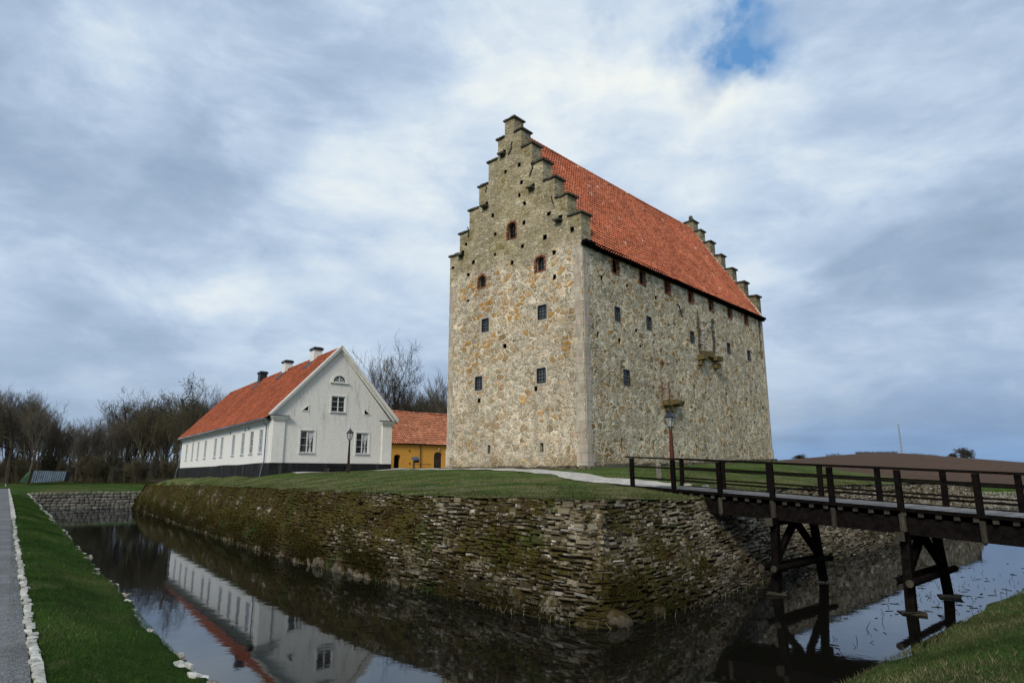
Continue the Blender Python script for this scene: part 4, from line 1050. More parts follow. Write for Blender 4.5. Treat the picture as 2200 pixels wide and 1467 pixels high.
mb=MB(); mb.tube((3.73,-.1,3.4),(3.73,-.1,.75),.045,.045,8); mb.build('downpipe',M['brownpost'],yel)
for x,z in((2.31,2.74),(2.36,1.36)):
    mb=MB(); mb.bar((x-.11,-.03,z),(x+.11,-.03,z),.04,.05); mb.bar((x,-.03,z-.11),(x,-.03,z+.11),.05,.04); mb.build('wall_anchor',M['iron'],yel)
mb=MB(); mb.bar((2.6,-.25,1.24),(5.0,-.25,1.27),.05,.06); mb.bar((5.0,-.25,1.27),(5.12,-.25,1.16),.04,.05); 
for x in(2.8,4.8): mb.bar((x,-.25,1.24),(x,.02,1.24),.03,.03)
mb.build('rail',M['brownpost'],yel)
mb=MB(); mb.box((6.15,-.12,3.12),(.2,.22,.14)); mb.tube((6.1,-.2,3.04),(6.1,-.2,2.88),.05,.09,8); mb.build('wall_lamp',M['lime'],yel)

# ------------------------------------------------------------------ bridge
bridge=thing('footbridge','dark timber footbridge with railings crossing the moat at right','bridge',(BP[0],BP[1],0),AB)
BW=2.9; XE=19.0; SLP=-.0555
dz=lambda x:-.425+SLP*x-.0*x
mb=MB(); x=-.75
while x<XE:
    mb.box((x,BW/2,dz(x)-.03+random.uniform(-.003,.003)),(.135,BW+.34,.05),0,j=.003); x+=.145
mb.build('deck',M['deckw'],bridge)
for y in(-.21,BW+.21):
    mb=MB(); mb.bar((-.85,y,dz(-.85)-.02),(XE,y,dz(XE)-.02),.10,.10); mb.build('edge_beam',M['darkwood'],bridge)
for y in(.02,BW/2,BW-.02):
    mb=MB(); mb.bar((2.0,y,dz(2.)-.50),(XE,y,dz(XE)-.50),.22,.52); mb.build('girder',M['darkwood'],bridge)
x=.55
while x<XE-1:
    mb=MB(); mb.box((x,BW/2,dz(x)-.135),(.16,BW+.36,.15)); o=mb.build('joist',M['darkwood'],bridge)
    for y in(-.19,BW+.19):
        mb=MB(); mb.box((x,y,dz(x)-.135),(.15,.035,.14),0,j=.004); mb.build('joist_end',M['greywood'],o)
    x+=.46
def railing(y0,off,n,side):
    for k in range(n):
        x=off+k*2.03
        mb=MB(); mb.bar((x,y0,dz(x)-.06),(x,y0+side*.02,dz(x)+1.16),.18,.10,up=(0,1,0),r=random.random()); mb.build('post',M['darkwood'],bridge)
    x0=off-.28; x1=off+(n-1)*2.03+.3
    mb=MB(); mb.bar((x0,y0,dz(x0)+1.20),(x1,y0,dz(x1)+1.20),.17,.06); mb.build('handrail',M['darkwood'],bridge)
    for h in(.82,.36):
        mb=MB(); mb.bar((off,y0-side*.0,dz(off)+h),(x1,y0,dz(x1)+h),.07,.065); mb.build('rail',M['darkwood'],bridge)
railing(-.09,-.02,10,-1); railing(BW+.09,.42,10,1)
for k in(2,4,6,8):
    for y in(-.16,BW+.16):
        x=k*2.03; mb=MB(); mb.tube((x,y,dz(x)-.15),(x,y,dz(x)-.74),.085,.08,8); mb.tube((x,y,dz(x)-.74),(x,y,dz(x)-.82),.08,.03,8); mb.build('post_foot',M['greywood'],bridge)
for k in(3,5,7):
    x=k*2.03; zt=dz(x)-.78; SP=.42
    for y,sg in((-.10,-1),(BW+.10,1)):
        a=np.array((x,y,zt)); b=np.array((x+.05,y+sg*SP,ZW-.3))
        mb=MB(); mb.bar(a,b,.24,.24,w2=.26,h2=.26); mb.build('leg',M['darkwood'],bridge)
        mb=MB(); mb.tube((x,y-sg*-.06,dz(x)-.15),(x,y+sg*.06,zt+.0),.10,.095,8); mb.build('post_foot',M['greywood'],bridge)
        mb=MB(); mb.box((x+.05,y+sg*SP,ZW+.02),(.62,.46,.09),.5,j=.05); mb.build('footing_stone',M['greywood'] if sg<0 else M['cobble'],bridge)
    mb=MB(); mb.bar((x,-.55,zt-.02),(x,BW+.55,zt-.02),.24,.26); cb=mb.build('cap_beam',M['darkwood'],bridge)
    for ye in(-.56,BW+.56):
        mb=MB(); mb.box((x,ye,zt-.02),(.25,.05,.27)); mb.build('beam_end',M['greywood'],cb)
    zc=ZW+.88; sp=SP*.75
    for dx in(-.22,.22):
        mb=MB(); mb.tube((x+dx,-.62-sp*.9,zc),(x+dx,BW+.62+sp*.9,zc),.11,.11,9); cb=mb.build('cross_beam',M['darkwood'],bridge)
        mb=MB(); mb.tube((x+dx,-.66-sp*.9,zc),(x+dx,-.61-sp*.9,zc),.105,.112,9); mb.build('beam_end',M['greywood'],cb)
    for sg in(-1,1):
        mb=MB(); yy=BW/2+sg*.10; mb.bar((x,yy,zt-.12),(x,BW/2+sg*(BW/2+.10+sp*.85),zc+.12),.20,.20); mb.build('brace',M['darkwood'],bridge)
# big footing slab like the photograph's log-shaped one
# ------------------------------------------------------------------ lamps and small things
def lamp(name,label,x,y,z,H,post,glassm,rz,w=.24,lead='iron',hexa=False):
    t=thing(name,label,'street lamp',(x,y,z),rz)
    mb=MB(); ph=H-.95; mb.bar((0,0,-.3),(0,0,ph),.22,.22,w2=.11,h2=.11); mb.build('post',post,t)
    n=6 if hexa else 4; r0=.15; r1=.26; zb=ph+.12; zt=ph+.58
    def ring(r,zz): return [np.array((r*math.cos(2*PI*i/n+PI/n),r*math.sin(2*PI*i/n+PI/n),zz)) for i in range(n)]
    A,B=ring(r0,zb),ring(r1,zt)
    mb=MB()
    for i in range(n):
        j=(i+1)%n; mb.bar(A[i],B[i],.022,.022); mb.bar(A[i],A[j],.03,.03); mb.bar(B[i],B[j],.035,.035)
        mb.bar((0,0,ph-.02),A[i]*np.array((.95,.95,1)),.025,.025)
    mb.tube((0,0,ph-.02),(0,0,ph+.05),.07,.05,8); ln=mb.build('lantern',M['iron'],t)
    mb=MB(); mb.tube((0,0,zb),(0,0,zb+.18),.02,.02,6); mb.tube((0,0,zb+.18),(0,0,zb+.34),.05,.03,8); mb.build('burner',M['lime'],ln)
    mb=MB()
    for i in range(n):
        j=(i+1)%n; k=.97; mb.add([A[i]*k+(0,0,zb*(1-k)),A[j]*k+(0,0,zb*(1-k)),B[j]*k+(0,0,zt*(1-k)),B[i]*k+(0,0,zt*(1-k))],[(0,1,2,3)])
    mb.build('glass',glassm,ln)
    mb=MB(); 
    prof=[(r1+.05,zt),(r1+.03,zt+.03),(.14,zt+.18),(.10,zt+.20),(.10,zt+.25),(.06,zt+.27),(.02,zt+.34),(.03,zt+.37),(.005,zt+.42)]
    for (ra,za),(rb,zb_) in zip(prof,prof[1:]):
        a,b=ring(ra,za),ring(rb,zb_); mb.add(a+b,[(i,(i+1)%n,n+(i+1)%n,n+i) for i in range(n)])
    mb.build('lantern_roof',M['black'],ln)
    return t
def lglass():
    t=NT('clear_lantern_glass'); tr=t.n('BsdfTransparent'); g=t.n('BsdfGlossy'); g.inputs['Roughness'].default_value=.12; d=t.n('BsdfDiffuse'); d.inputs['Color'].default_value=(.45,.48,.48,1)
    m=t.n('MixShader'); m.inputs[0].default_value=.28; t.t.links.new(tr.outputs[0],m.inputs[1]); a=t.n('AddShader'); t.t.links.new(d.outputs[0],m.inputs[2]); t.t.links.new(m.outputs[0],t.out.inputs[0]); return t.m
LG=lglass()
lamp('street_lamp','street lamp on a red brown tapered post beside the bridge and castle wall',7.62,31.0,-.17,3.30,M['rustpost'],LG,math.radians(50))
lamp('street_lamp','street lamp on a dark brown post in front of the white gable',-12.03,48.0,.22,3.25,M['brownpost'],LG,math.radians(20),hexa=True)
sp_=thing('stone_post','short pale stone post standing in the grass behind the bridge end','post',(6.95,31.0,-.1))
mb=MB(); mb.box((0,0,.25),(.17,.15,.75),.4,j=.02); mb.box((0,0,.64),(.13,.12,.06),.4,j=.02); mb.build('shaft',M['rimst'],sp_)
for i,(x,y,s_) in enumerate(((7.9,29.6,.22),(8.6,29.2,.16),(7.2,29.95,.12))):
    o=bpy.data.objects.new('edging_stone',kerv[i]); link(o); o.location=(x,y,float(island_z((x,y))[0])+.03); o.scale=(s_*1.8,s_,s_); tag(o,['larger white edging stone beside the lamp post foot','flat white stone at the far railing end','small white stone on the path edge near the lamp'][i],'stone')
be=thing('garden_bench','dark wooden bench against the black plinth of the white gable','bench',(*(HB+HG*5.1-HS*.55),.22),AH)
mb=MB(); mb.box((0,0,.45),(1.65,.42,.05)); mb.build('seat',M['darkwood'],be)
for x in(-.72,.72):
    mb=MB(); mb.box((x,0,.2),(.07,.36,.46)); mb.build('leg',M['greywood'],be)
mb=MB(); mb.box((0,0,.14),(1.5,.05,.06)); mb.build('stretcher',M['darkwood'],be)
ib=thing('information_board','slanted information board on a grey post before the yellow building','sign',(-9.32,62.,.55),AY)
mb=MB(); mb.box((0,0,.45),(.14,.08,1.0)); mb.build('post',M['pipe'],ib)
mb=MB(); mb.bar((-.36,-.25,.98),(.36,-.25,1.10),.5,.03,up=(0,-.6,.8)); mb.build('panel',M['tin'],ib)
mb=MB(); mb.box((.22,-.08,.78),(.42,.3,.22),0,j=.02); mb.build('box',M['black'],ib)
mt=thing('radio_mast','slender pale radio mast rising from the field behind the hill','mast',(359.8,600,3.))
mb=MB(); 
for k in range(12):
    z0,z1_=k*3.7,(k+1)*3.7; w0=1.3-.05*k
    for sx,sy in((-1,-1),(1,-1),(1,1),(-1,1)): mb.bar((sx*w0/2,sy*w0/2,z0),(sx*(w0-.05)/2,sy*(w0-.05)/2,z1_),.26,.26)
    mb.bar((-w0/2,-w0/2,z0),(w0/2,-w0/2,z1_),.3,.3); mb.bar((w0/2,-w0/2,z0),(-w0/2,-w0/2,z1_),.3,.3)
mb.build('lattice',M['mast'],mt)
mb=MB(); mb.tube((0,0,39),(0,0,45.5),.5,.4,10); mb.build('antenna',M['lime'],mt)
# shed, tarpaulin, bench and logs in the far left
sh=thing('tin_shed','low blue grey corrugated tin shed under the bare trees at far left','shed',(-73.4,100,-1.05),math.radians(22))
mb=MB()
V=[];nx=60
for i in range(nx+1):
    x=4.3*i/nx; y=.05*math.sin(i*PI*.5)
    zb_=.02+.30*(i/nx)**2; V+=[(x,y,zb_),(x+.10,y+.45,1.85-.12*i/nx)]
mb.add(V,[(2*i,2*i+2,2*i+3,2*i+1) for i in range(nx)]); mb.build('front_sheet',M['tin'],sh)
mb=MB(); mb.add([(.1,.45,1.85),(4.4,.45,1.73),(4.4,2.6,1.5),(.1,2.6,1.6),(0,0,0),(0,2.6,0),(4.3,0,.2),(4.3,2.6,.2)],[(0,1,2,3),(4,0,3,5),(6,7,2,1)]); mb.build('roof',M['tin'],sh)
tp=MB(); tp.add([(-1.1,0,0),(-.1,.1,.0),(.1,.4,1.6),(-.4,.6,1.5),(-.8,1.5,0)],[(0,1,2,3),(0,3,4)])
o=tp.build('tarpaulin',M['tarp']); o.location=(-73.9,100.2,-1.0); o.rotation_euler=(0,0,.4); tag(o,'green tarpaulin draped beside the left end of the tin shed','tarpaulin')
b2=thing('park_bench','low plain bench on the grass at the far end of the path','bench',(-71.2,91.5,-1.45),math.radians(10))
mb=MB(); mb.box((0,0,.45),(1.9,.45,.08)); mb.build('seat',M['greywood'],b2)
for x in(-.65,.65):
    mb=MB(); mb.box((x,0,.2),(.14,.3,.45),0,j=.02); mb.build('leg',M['lime'],b2)
for i in range(6):
    mb=MB(); L=random.uniform(2,3.6); mb.tube((-L/2,0,0),(L/2,0,random.uniform(-.1,.1)),.08,.06,7); o=mb.build('log',M['greywood']); o.location=(-50.2+random.uniform(-.6,.6),94+random.uniform(-.5,.5),-1.15+.11*i); o.rotation_euler=(0,0,random.uniform(-.3,.3))
    tag(o,'thin pale log lying in the loose pile left of the white house','log','logs piled on the grass')

# ------------------------------------------------------------------ bare trees
def tubes(mb,S,n):
    S=np.array(S); a,b,r1,r2=S[:,:3],S[:,3:6],S[:,6],S[:,7]
    d=b-a; d/=np.linalg.norm(d,axis=1)[:,None]+1e-9; u=np.where(np.abs(d[:,2:3])<.9,[[0,0,1.]],[[1.,0,0]]); x=np.cross(d,u); x/=np.linalg.norm(x,axis=1)[:,None]; y=np.cross(d,x)
    A=np.arange(n)*2*PI/n; ring=np.cos(A)[None,:,None]*x[:,None]+np.sin(A)[None,:,None]*y[:,None]
    V=np.concatenate([a[:,None]+ring*r1[:,None,None],b[:,None]+ring*r2[:,None,None]],1).reshape(-1,3)
    base=(np.arange(len(S))*2*n)[:,None]; i=np.arange(n)[None]; j=(i+1)%n
    F=np.stack([base+i,base+j,base+n+j,base+n+i],-1).reshape(-1,4); mb.bulk(V,F,np.repeat(rng.random(len(S)),n))
def grow(seed,H,spread=.6,trunk_h=.3,nl=(7,5,4,4),up=.15,wig=.25,twig=.012,stems=1,lean=0,gn=.0,r0=None):
    r=np.random.default_rng(seed); TR=[];CR=[]
    def branch(p,d,L,rad,lev):
        ns=[5,5,4,3,2][min(lev,4)]; pts=[p]; rr=rad
        for k in range(ns):
            d=d+r.normal(0,wig*(.35 if lev==0 else 1)*.5,3)+np.array([0,0,up*(1 if lev>0 else .3)]); d/=np.linalg.norm(d)
            q=p+d*L/ns; r2=rad*(1-(k+1)/ns*(.55 if lev<2 else .75)); r2=max(r2,twig*.6)
            (TR if lev==0 else CR).append((*p,*q,max(rr,twig*.6),r2)); p=q; rr=r2; pts.append((p,d.copy(),rr,(k+1)/ns))
        if lev>=len(nl): return
        n=nl[lev]
        for k in range(n):
            t=(trunk_h if lev==0 else .22)+(1-(trunk_h if lev==0 else .22))*(k+r.random())/n; t=min(t,.999)
            i=min(int(t*ns),ns-1); P_,D_,R_,_=pts[i+1]; P0_=pts[i] if i==0 else pts[i][0]; q=P0_+(P_-P0_)*(t*ns-i)
            a=r.random()*2*PI; perp=np.cross(D_,[math.cos(a),math.sin(a),.2]); perp/=np.linalg.norm(perp)+1e-9
            sp=spread*r.uniform(.7,1.3); nd=D_+perp*sp*1.3; nd/=np.linalg.norm(nd)
            LL=L*(.62 if lev==0 else .58)*r.uniform(.6,1.15)*(1.15-.5*t if lev==0 else 1)
            branch(q,nd,LL,max(R_*(.6 if lev==0 else .62),twig*.8),lev+1)
    for s_ in range(stems):
        a=r.random()*6.28; off=np.array([math.cos(a),math.sin(a),0])*(.25*(stems>1)); d=np.array([lean+off[0]*.5,off[1]*.5,1.])
        branch(off,d/np.linalg.norm(d),H*(.72 if stems==1 else .7*r.uniform(.8,1)),(r0 or H*.018)/(1 if stems==1 else 1.6),0)
    return TR,CR
TH={}; KEEP=[]
def tree_meshes(seed,mat,**k):
    TR,CR=grow(seed,**k); a=MB(); tubes(a,TR,6); b=MB(); tubes(b,CR,3)
    out=[]
    for m_,nm in((a,'trunk'),(b,'crown')):
        o=m_.build(nm,mat); me=o.data; bpy.data.objects.remove(o); out.append(me)
    zz=np.zeros(len(out[1].vertices)*3); out[1].vertices.foreach_get('co',zz); TH[id(out)]=np.percentile(zz[2::3],99.5); KEEP.append(out)
    return out
def put_tree(name,meshes,x,y,z,s,rz,label,cat='tree',group=None,sx=1.):
    t=thing(name,label,cat,(x,y,z),rz,group); t.scale=(s*sx,s*sx,s)
    for me,nm in zip(meshes,('trunk','crown')): o=bpy.data.objects.new(nm,me); link(o); o.parent=t
    return t
def gz(x,y): return float(outer_z((x,y))[0])
WT_=[tree_meshes(100+i,M['bark2'] if i%2 else M['bark3'],H=12,spread=(.34 if i%2==0 else .5),trunk_h=(.25 if i%2==0 else .35),nl=(12,6,5,4),up=.24,wig=.28,twig=.014,stems=1+(i==3),r0=(.13 if i%2==0 else .17)) for i in range(6)]
OAK=[tree_meshes(200+i,M['bark'],H=14,spread=.95,trunk_h=.45,nl=(8,6,5,4),up=.06,wig=.62,twig=.020,r0=.30) for i in range(2)]
BUSH=[tree_meshes(300+i,M['bark3'] if i else M['bark2'],H=6,spread=.6,trunk_h=.08,nl=(8,6,5,3),up=.22,wig=.3,twig=.016,stems=5) for i in range(3)]
lab='bare leafless tree in the dense dark wood left of the white house'
r=np.random.default_rng(5)
def at_px(px,Y): return (px-1100)/1407*Y
def top_h(px,row):   # height of the wood along the skyline in photo pixels (2200 wide)
    return np.interp(px,[-200,0,30,95,110,200,260,330,400,450,520,640],[845,838,848,868,902,902,868,850,845,838,862,880])
cnt=0
for row,(Y,step) in enumerate(((108,32),(115,29),(124,27),(136,25))):
    px=-120+row*11
    while px<560:
        y=Y+r.uniform(-3,3); x=at_px(px,y); th=(1021.7-top_h(px,row))/1377*y*.98+1.05
        m_=WT_[r.integers(6)]; s=th/TH[id(m_)]*r.uniform(.80,1.06)
        put_tree('bare_tree',m_,x,y,gz(x,y)-.1,s,r.random()*6.28,lab,group='bare trees of the wood on the left',sx=1.0+.15*r.random()); cnt+=1
        px+=step*r.uniform(.75,1.25)
for row,Y in enumerate((104,110)):
    px=-60+row*17
    while px<420:
        if row==0 and 40<px<150: px+=30; continue
        y=Y+r.uniform(-1.5,1.5); x=at_px(px,y)
        put_tree('bare_shrub',BUSH[r.integers(3)],x,y,gz(x,y)-.1,r.uniform(.45,.85),r.random()*6.28,'bare brown shrub in the undergrowth at the edge of the left wood','shrub','bare shrubs under the left wood'); px+=r.uniform(16,30)
for px,Y,h,l in((18,104,13.6,'large crooked dark tree at the left edge of the photo, above the bench'),(60,102,12.4,'bushy bare tree rising just right of the left edge, over the shed'),(275,112,15.0,'crooked bare oak standing proud of the wood, first of the skyline crowns'),(402,112,17.4,'twisted bare oak, tallest crown of the left wood beside the white house roof')):
    x=at_px(px,Y); m_=OAK[0 if px in(18,402) else 1] if px!=60 else WT_[1]; put_tree('oak_tree' if 'oak' in l else 'crooked_tree',m_,x,Y,gz(x,Y),(h+1)/TH[id(m_)],px*.7,l)
# behind the house and the outbuilding
BT=tree_meshes(411,M['bark'],H=18,spread=.62,trunk_h=.22,nl=(9,6,5,3),up=.14,wig=.36,twig=.020,stems=2,r0=.34)
BT2=tree_meshes(418,M['bark2'],H=16,spread=.42,trunk_h=.3,nl=(10,6,5,4),up=.2,wig=.3,twig=.020,stems=1,r0=.22)
x=at_px(822,118); put_tree('bare_tree',BT,x,118,-1.,25.2/TH[id(BT)],1.1,'big leafless tree showing between white house gable and castle')
x=at_px(790,112); put_tree('bare_tree',BT2,x,112,-1.,22.2/TH[id(BT2)],2.,'slimmer pale leafless tree just right of the white gable slope')
for row,Y in enumerate((128,134,142,150)):
    px=835+row*6
    while px<985:
        y=Y+r.uniform(-3,3); x=at_px(px,y); th=(1021.7-np.interp(px,[820,860,900,930,985],[868,855,838,842,850]))/1377*y+.8
        m_=WT_[r.integers(6)]; put_tree('bare_tree',m_,x,y,-1.,th/TH[id(m_)]*r.uniform(.8,1.05),r.random()*6.28,'bare grey tree in the row behind the yellow outbuilding roof',group='bare trees behind the yellow building'); px+=r.uniform(11,18)
x=at_px(950,120); put_tree('bare_tree',BT2,x,120,-1.,19.5/TH[id(BT2)],.4,'thin bare tree touching the left edge of the castle wall')
# trees on the far hill
FB=[tree_meshes(500+i,M['farbush'],H=7,spread=1.0,trunk_h=.03,nl=(14,8,7),up=.06,wig=.3,twig=.075,stems=3) for i in range(2)]
x=at_px(2083,300); put_tree('hill_tree',FB[0],x,300,gz(x,300)-.3,5.4/TH[id(FB[0])],0,'rounded bare tree standing alone on the brown field horizon',sx=1.5)
x=at_px(2052,305); put_tree('hill_tree',FB[1],x,305,gz(x,305)-.3,2.9/TH[id(FB[1])],1,'small bush left of the lone tree on the horizon',sx=1.5)
x=at_px(1722,310); put_tree('hill_tree',FB[1],x,310,gz(x,310)-.3,2.8/TH[id(FB[1])],2,'low bush on the horizon just right of the castle',sx=2.4)
mb=MB(); S=[]
for k in range(2600):
    px=r.choice([r.uniform(1845,1932),r.uniform(1965,2020),r.uniform(1780,1810)],p=[.72,.2,.08]); y=330+r.uniform(-8,8); x=at_px(px,y); z=gz(x,y); h=r.uniform(.6,2.6)*(1. if px<1932 else .8); S.append((x,y,z+r.uniform(-.5,h*.4),x+r.normal(0,.7),y,z+h,.09,.04))
tubes(mb,S,3); o=mb.build('copse',M['farbush']); tag(o,'low dark copse lining the crest of the brown hill','copse',kind='stuff')
# undergrowth between the trunks
mb=MB(); S=[]
for k in range(9000):
    px=r.uniform(-60,600); y=r.uniform(106,124); x=at_px(px,y); z=gz(x,y); h=abs(r.normal(0,.7))+.25; S.append((x,y,z-.05,x+r.normal(0,.25),y+r.normal(0,.2),z+h,.018,.008))
tubes(mb,S,3); o=mb.build('undergrowth',M['bark3']); tag(o,'brown scrub and dead stalks between the trunks of the wood','undergrowth',kind='stuff')
# distant hedge closing the view through the trunks
mb=MB(); S=[]
for k in range(26000):
    px=r.uniform(-150,1000); y=r.uniform(150,175); x=at_px(px,y); z=-1.2; h=abs(r.normal(0,2.4))+1.6; b=r.random(); S.append((x,y,z+b*h*.5,x+r.normal(0,1.2),y,z+b*h*.5+h*.6,.06,.025))
tubes(mb,S,3); o=mb.build('thicket',M['bark2']); tag(o,'far brown thicket filling the gaps behind the trees','thicket',kind='stuff')

# ------------------------------------------------------------------ grass blades and water plants
def blades(name,pts,z,h,w,mat,label,lean=.5):
    n=len(pts); a=rng.random(n)*2*PI; H=h*rng.uniform(.5,1.2,n); W_=w*rng.uniform(.7,1.3,n)
    dx,dy=np.cos(a),np.sin(a); l=rng.normal(0,lean,(n,2))*H[:,None]
    b0=np.c_[pts[:,0]-dx*W_/2,pts[:,1]-dy*W_/2,z-.01]; b1=np.c_[pts[:,0]+dx*W_/2,pts[:,1]+dy*W_/2,z-.01]; tp_=np.c_[pts[:,0]+l[:,0],pts[:,1]+l[:,1],z+H]
    V=np.stack([b0,b1,tp_],1).reshape(-1,3); F=np.arange(3*n).reshape(-1,3); rr=np.clip(rng.normal(.45,.22,n)+.28*(np.sin(pts[:,0]*2.1)+np.sin(pts[:,1]*1.7+pts[:,0]))/2,0,1)
    mb=MB(); mb.bulk(V,F,rr); o=mb.build(name,mat); tag(o,label,'grass',kind='stuff'); return o
def strip_pts(n,a,b,width,pw):
    u=rng.random(n)**pw; v=rng.random(n); p=a[None]+(b-a)[None]*u[:,None]; return p,v
# left strip between kerb and rim
n=170000; u=rng.random(n)**2.6*70; v=rng.random(n)
pl=R0+dirL*(u+1.)[:,None] if False else (R0[None]+dirL[None]*(u+1.)[:,None])
pe=PE[0][None]+dP[None]*(u-.0)[:,None]
wS=1.62; P=pl+nL[None]*(v*wS-.02)[:,None]
zz=outer_z(P); sc=.6+.4*np.clip(u/12,0,2.5)
keep=rng.random(n)<1; blades('grass',P,zz,.045*sc**.5,.006*sc,M['blade'],'short green grass on the strip between path and moat')
dirR=(R3-R0)/np.linalg.norm(R3-R0); nR=np.array([dirR[1],-dirR[0]]); 
if (RC-R0)@nR>0: nR=-nR
n=150000; u=1.5+rng.random(n)**1.7*24; v=rng.random(n)**1.2*5.5
P=R0[None]+dirR[None]*u[:,None]+nR[None]*(v-.03)[:,None]; k_=P[:,1]>2.2; P=P[k_]
blades('grass',P,outer_z(P),.042,.007,M['dryblade'],'rough grass with dry straw on the near right bank',.7)
# island front slope
n=120000; sI=rng.random(n); iL=(sI*len(FULL)).astype(int)%len(FULL); q=FULL[iL]+rng.normal(0,.25,(n,2)); nn=nin[iL]
k_=rng.random(n)<np.clip((30/np.maximum(q[:,1],18))**1.2,0,1); q=q[k_];nn=nn[k_]
P=q+nn*(INSET-.15+rng.random(len(q))**1.5*7)[:,None]; P=P[(P[:,0]>-30)&(P[:,0]<25)]
# keep clear of path, bridge and buildings
def inside(P,o,a,b,x0,x1,y0,y1): l=P-o; x=l@a; y=l@b; return (x>x0)&(x<x1)&(y>y0)&(y<y1)
msk=~(inside(P,CB,CV,CU,-.3,26.6,-.3,12.3)|inside(P,HB,HG,HS,-.3,10.3,-2.6,HL)|inside(P,BP,BD,BN,-2.2,20,-.3,BW+.3))
pc=chaikin([BP+BD*.3+BN*1.45,BP-BD*1.7+BN*1.35,(3.9,30.4),(3.1,32.6),(1.3,35.2),(-1.2,39.2),(-4.6,43.5),(-7.6,49.2)],2); pc,_=resample(pc,.5)
dm=np.min(((P[:,None]-pc[None])**2).sum(2),1); msk&=dm>.85; P=P[msk]
blades('grass',P,island_z(P),.075,.016,M['dryblade'],'short grass fringe on the castle mound above the wall',.6)
# reeds and twigs in the water
mb=MB(); S=[]
for k in range(260):
    px=r.choice([r.uniform(1900,2200),r.uniform(1780,2080)],p=[.75,.25]); py=r.uniform(1205,1330) if px>1900 else r.uniform(1250,1420)
    a=(px-1100)/1377;b=(733.5-py)/1377; ry=np.array([a,math.cos(PITCH)-b*math.sin(PITCH),math.sin(PITCH)+b*math.cos(PITCH)]); p=ry*ZW/ry[2]
    if r.random()<.55: 
        a0=r.random()*6.28; L=r.uniform(.05,.22); S.append((p[0],p[1],ZW-.02,p[0]+math.cos(a0)*L*.6,p[1]+math.sin(a0)*L*.6,ZW+L*r.uniform(.2,1),.009,.004))
    else: a0=r.random()*6.28; L=r.uniform(.05,.3); S.append((p[0],p[1],ZW+.005,p[0]+math.cos(a0)*L,p[1]+math.sin(a0)*L,ZW+.012,.009,.006))
tubes(mb,S,4); o=mb.build('reeds',M['darkwood']); tag(o,'dead reed stalks and twigs poking from the water at right','reeds',kind='stuff')
mb=MB(); S=[]
for k in range(700):
    i=r.integers(5,len(Pf)-5); 
    if Pf[i,0]>16 or Pf[i,0]<-30: continue
    n2=normals_in(Pf)[i]; p=Pf[i]-n2*r.uniform(.05,.35); S.append((p[0],p[1],ZW-.01,p[0]+r.normal(0,.06),p[1]+r.normal(0,.06),ZW+r.uniform(.05,.22),.006,.003))
tubes(mb,S,3); o=mb.build('water_grass',M['dryblade']); tag(o,'thin dry stalks along the waterline below the mossy wall','water grass',kind='stuff')

# ------------------------------------------------------------------ sky, sun, camera
world=bpy.data.worlds.new('World'); scn.world=world; world.use_nodes=True
nt=world.node_tree; nt.nodes.clear()
class WN(NT):
    def __init__(s): s.t=nt; s.m=None
t=WN()
sun_az=Vector((-.42,-.90,0)).normalized(); elev=math.radians(38)
sky=nt.nodes.new('ShaderNodeTexSky'); sky.sky_type='NISHITA'; sky.sun_disc=False; sky.sun_elevation=elev
sky.sun_rotation=math.atan2(sun_az.x,sun_az.y)
D=t.n('TexCoord').outputs['Generated']; D=t.vm('NORMALIZE',D); dx,dy,dzz=t.sep(D)
zc=t.math('MAXIMUM',dzz,0.0)
inv=t.math('DIVIDE',1.,t.math('ADD',zc,.16))
P=t.vm('SCALE',D,inv)
def pd(x,y):
    a=(x-1100)/1377.;b=(733.5-y)/1377.; v=Vector((a,math.cos(PITCH)-b*math.sin(PITCH),math.sin(PITCH)+b*math.cos(PITCH))); v.normalize(); return tuple(v)
warp=t.vm('SCALE',t.vm('SUBTRACT',t.noise(D,3.2,5,.6,out='Color'),(.5,.5,.5)),.30)
DW=t.vm('ADD',D,warp)
def spot(x,y,rad,soft=.6,sy=1.):
    v=pd(x,y); d=t.vm('SUBTRACT',DW,v)
    if sy!=1.: d=t.vm('MULTIPLY',d,(1,1,sy))
    return t.rng(t.vm('LENGTH',d),rad*(1-soft),rad*(1+soft*.6),1.,0.)
n1=t.noise(t.vm('MULTIPLY',D,(1.,1.,2.2)),2.3,8,.55,.3); n2=t.noise(t.vm('MULTIPLY',D,(1.,1.,2.6)),6.5,7,.58,.3); n3=t.noise(D,1.6,3,.5); n4=t.noise(t.vm('MULTIPLY',D,(1.,1.,2.4)),15.,6,.6,.4); puff=t.rng(t.noise(t.vm('MULTIPLY',t.vm('ADD',D,(4,1,0)),(1.,1.,2.)),3.4,8,.58,.5),.46,.60)
b=t.math('ADD',t.math('ADD',t.math('MULTIPLY',n1,.70),t.math('MULTIPLY',n2,.50)),t.math('MULTIPLY',n3,.35))
b=t.math('SUBTRACT',t.math('ADD',t.math('ADD',b,t.math('MULTIPLY',n4,.16)),t.math('MULTIPLY',puff,.12)),.345)
for (x,y,rad,amt,sy) in ((1230,190,.20,.20,1.5),(1560,200,.10,.24,1.4),(860,360,.12,.14,1.6),(640,430,.13,.12,1.8),(330,140,.13,.15,1.5),(460,640,.13,.18,2.8),(80,540,.12,.10,2),(1420,390,.09,.18,1.6),(1690,590,.07,.14,2.5),(2150,590,.06,.12,2.5),(1950,300,.16,.10,1.4),
                         (230,290,.20,-.10,2.2),(700,110,.16,-.08,1.4),(1800,420,.26,-.06,1.6),(2000,560,.24,-.12,2.4),(120,0,.30,-.08,1.),(520,330,.10,-.10,1.6),(530,700,.3,-.08,3.2),(1400,740,.3,.0,2)):
    if amt: b=t.math('ADD',b,t.math('MULTIPLY',spot(x,y,rad,.7,sy),amt))
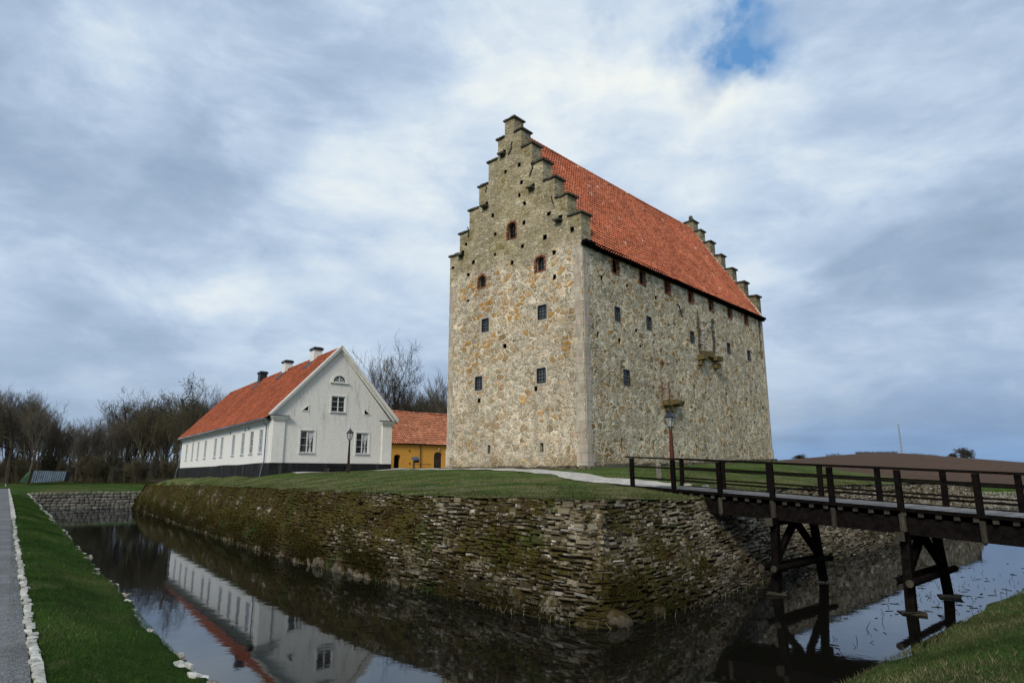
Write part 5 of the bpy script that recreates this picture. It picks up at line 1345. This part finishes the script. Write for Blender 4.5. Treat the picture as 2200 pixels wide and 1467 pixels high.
col=t.ramp(b,[(.10,(.255,.355,.49)),(.30,(.335,.44,.60)),(.47,(.425,.54,.71)),(.62,(.54,.66,.81)),(.80,(.71,.80,.88)),(.97,(.88,.92,.90))])
# haze band towards the horizon: slightly bluer and darker on the right
hz=t.rng(dzz,0.,.20,1.,0.)
hcol=t.mix(t.rng(dx,-.4,.45),(.29,.40,.55),(.15,.27,.48))
strat=t.noise(t.vm('MULTIPLY',D,(2,2,16)),2.,4,.5); hcol=t.vm('SCALE',hcol,t.rng(strat,.3,.7,.85,1.2))
col=t.mix(t.math('MULTIPLY',hz,.82),col,hcol)
blue=t.mix(.35,(.13,.37,.76),t.vm('SCALE',sky.outputs[0],.1))
hole=t.math('ADD',t.math('MULTIPLY',spot(1600,80,.05,.95,1.3),.95),t.math('MULTIPLY',spot(1510,100,.055,.95,1.2),.55)); hole=t.math('ADD',hole,t.math('MULTIPLY',spot(1305,75,.035,.8),.5),clamp=True)
col=t.mix(t.math('MULTIPLY',hole,t.rng(t.noise(D,9,6,.6),.34,.60)),col,blue)
gnd=t.rng(dzz,-.03,-.001,1.,0.); col=t.mix(gnd,col,(.06,.07,.05))
col=t.vm('SCALE',col,10.)
bg=nt.nodes.new('ShaderNodeBackground'); nt.links.new(col,bg.inputs[0]); bg.inputs[1].default_value=.1
wo=nt.nodes.new('ShaderNodeOutputWorld'); nt.links.new(bg.outputs[0],wo.inputs[0])
ld=bpy.data.lights.new('sun','SUN'); ld.energy=2.6; ld.angle=math.radians(18); ld.color=(1.,.92,.79)
so=bpy.data.objects.new('sun',ld); link(so)
sd_=Vector((sun_az.x*math.cos(elev),sun_az.y*math.cos(elev),math.sin(elev))); so.rotation_euler=sd_.to_track_quat('Z','Y').to_euler(); so.location=(-20,-20,40)
cam=bpy.data.cameras.new('camera'); co=bpy.data.objects.new('camera',cam); link(co); scn.camera=co
cam.sensor_width=36; cam.lens=36*F_PX; cam.clip_end=20000; cam.clip_start=.05
co.location=(0,0,0); co.rotation_euler=(PI/2+PITCH,0,0)
scn.view_settings.view_transform='Standard'; scn.view_settings.look='None'; scn.view_settings.exposure=0
scn.render.engine='CYCLES'; scn.cycles.max_bounces=6; scn.cycles.transparent_max_bounces=8
try: scn.cycles.use_denoising=True
except Exception: pass
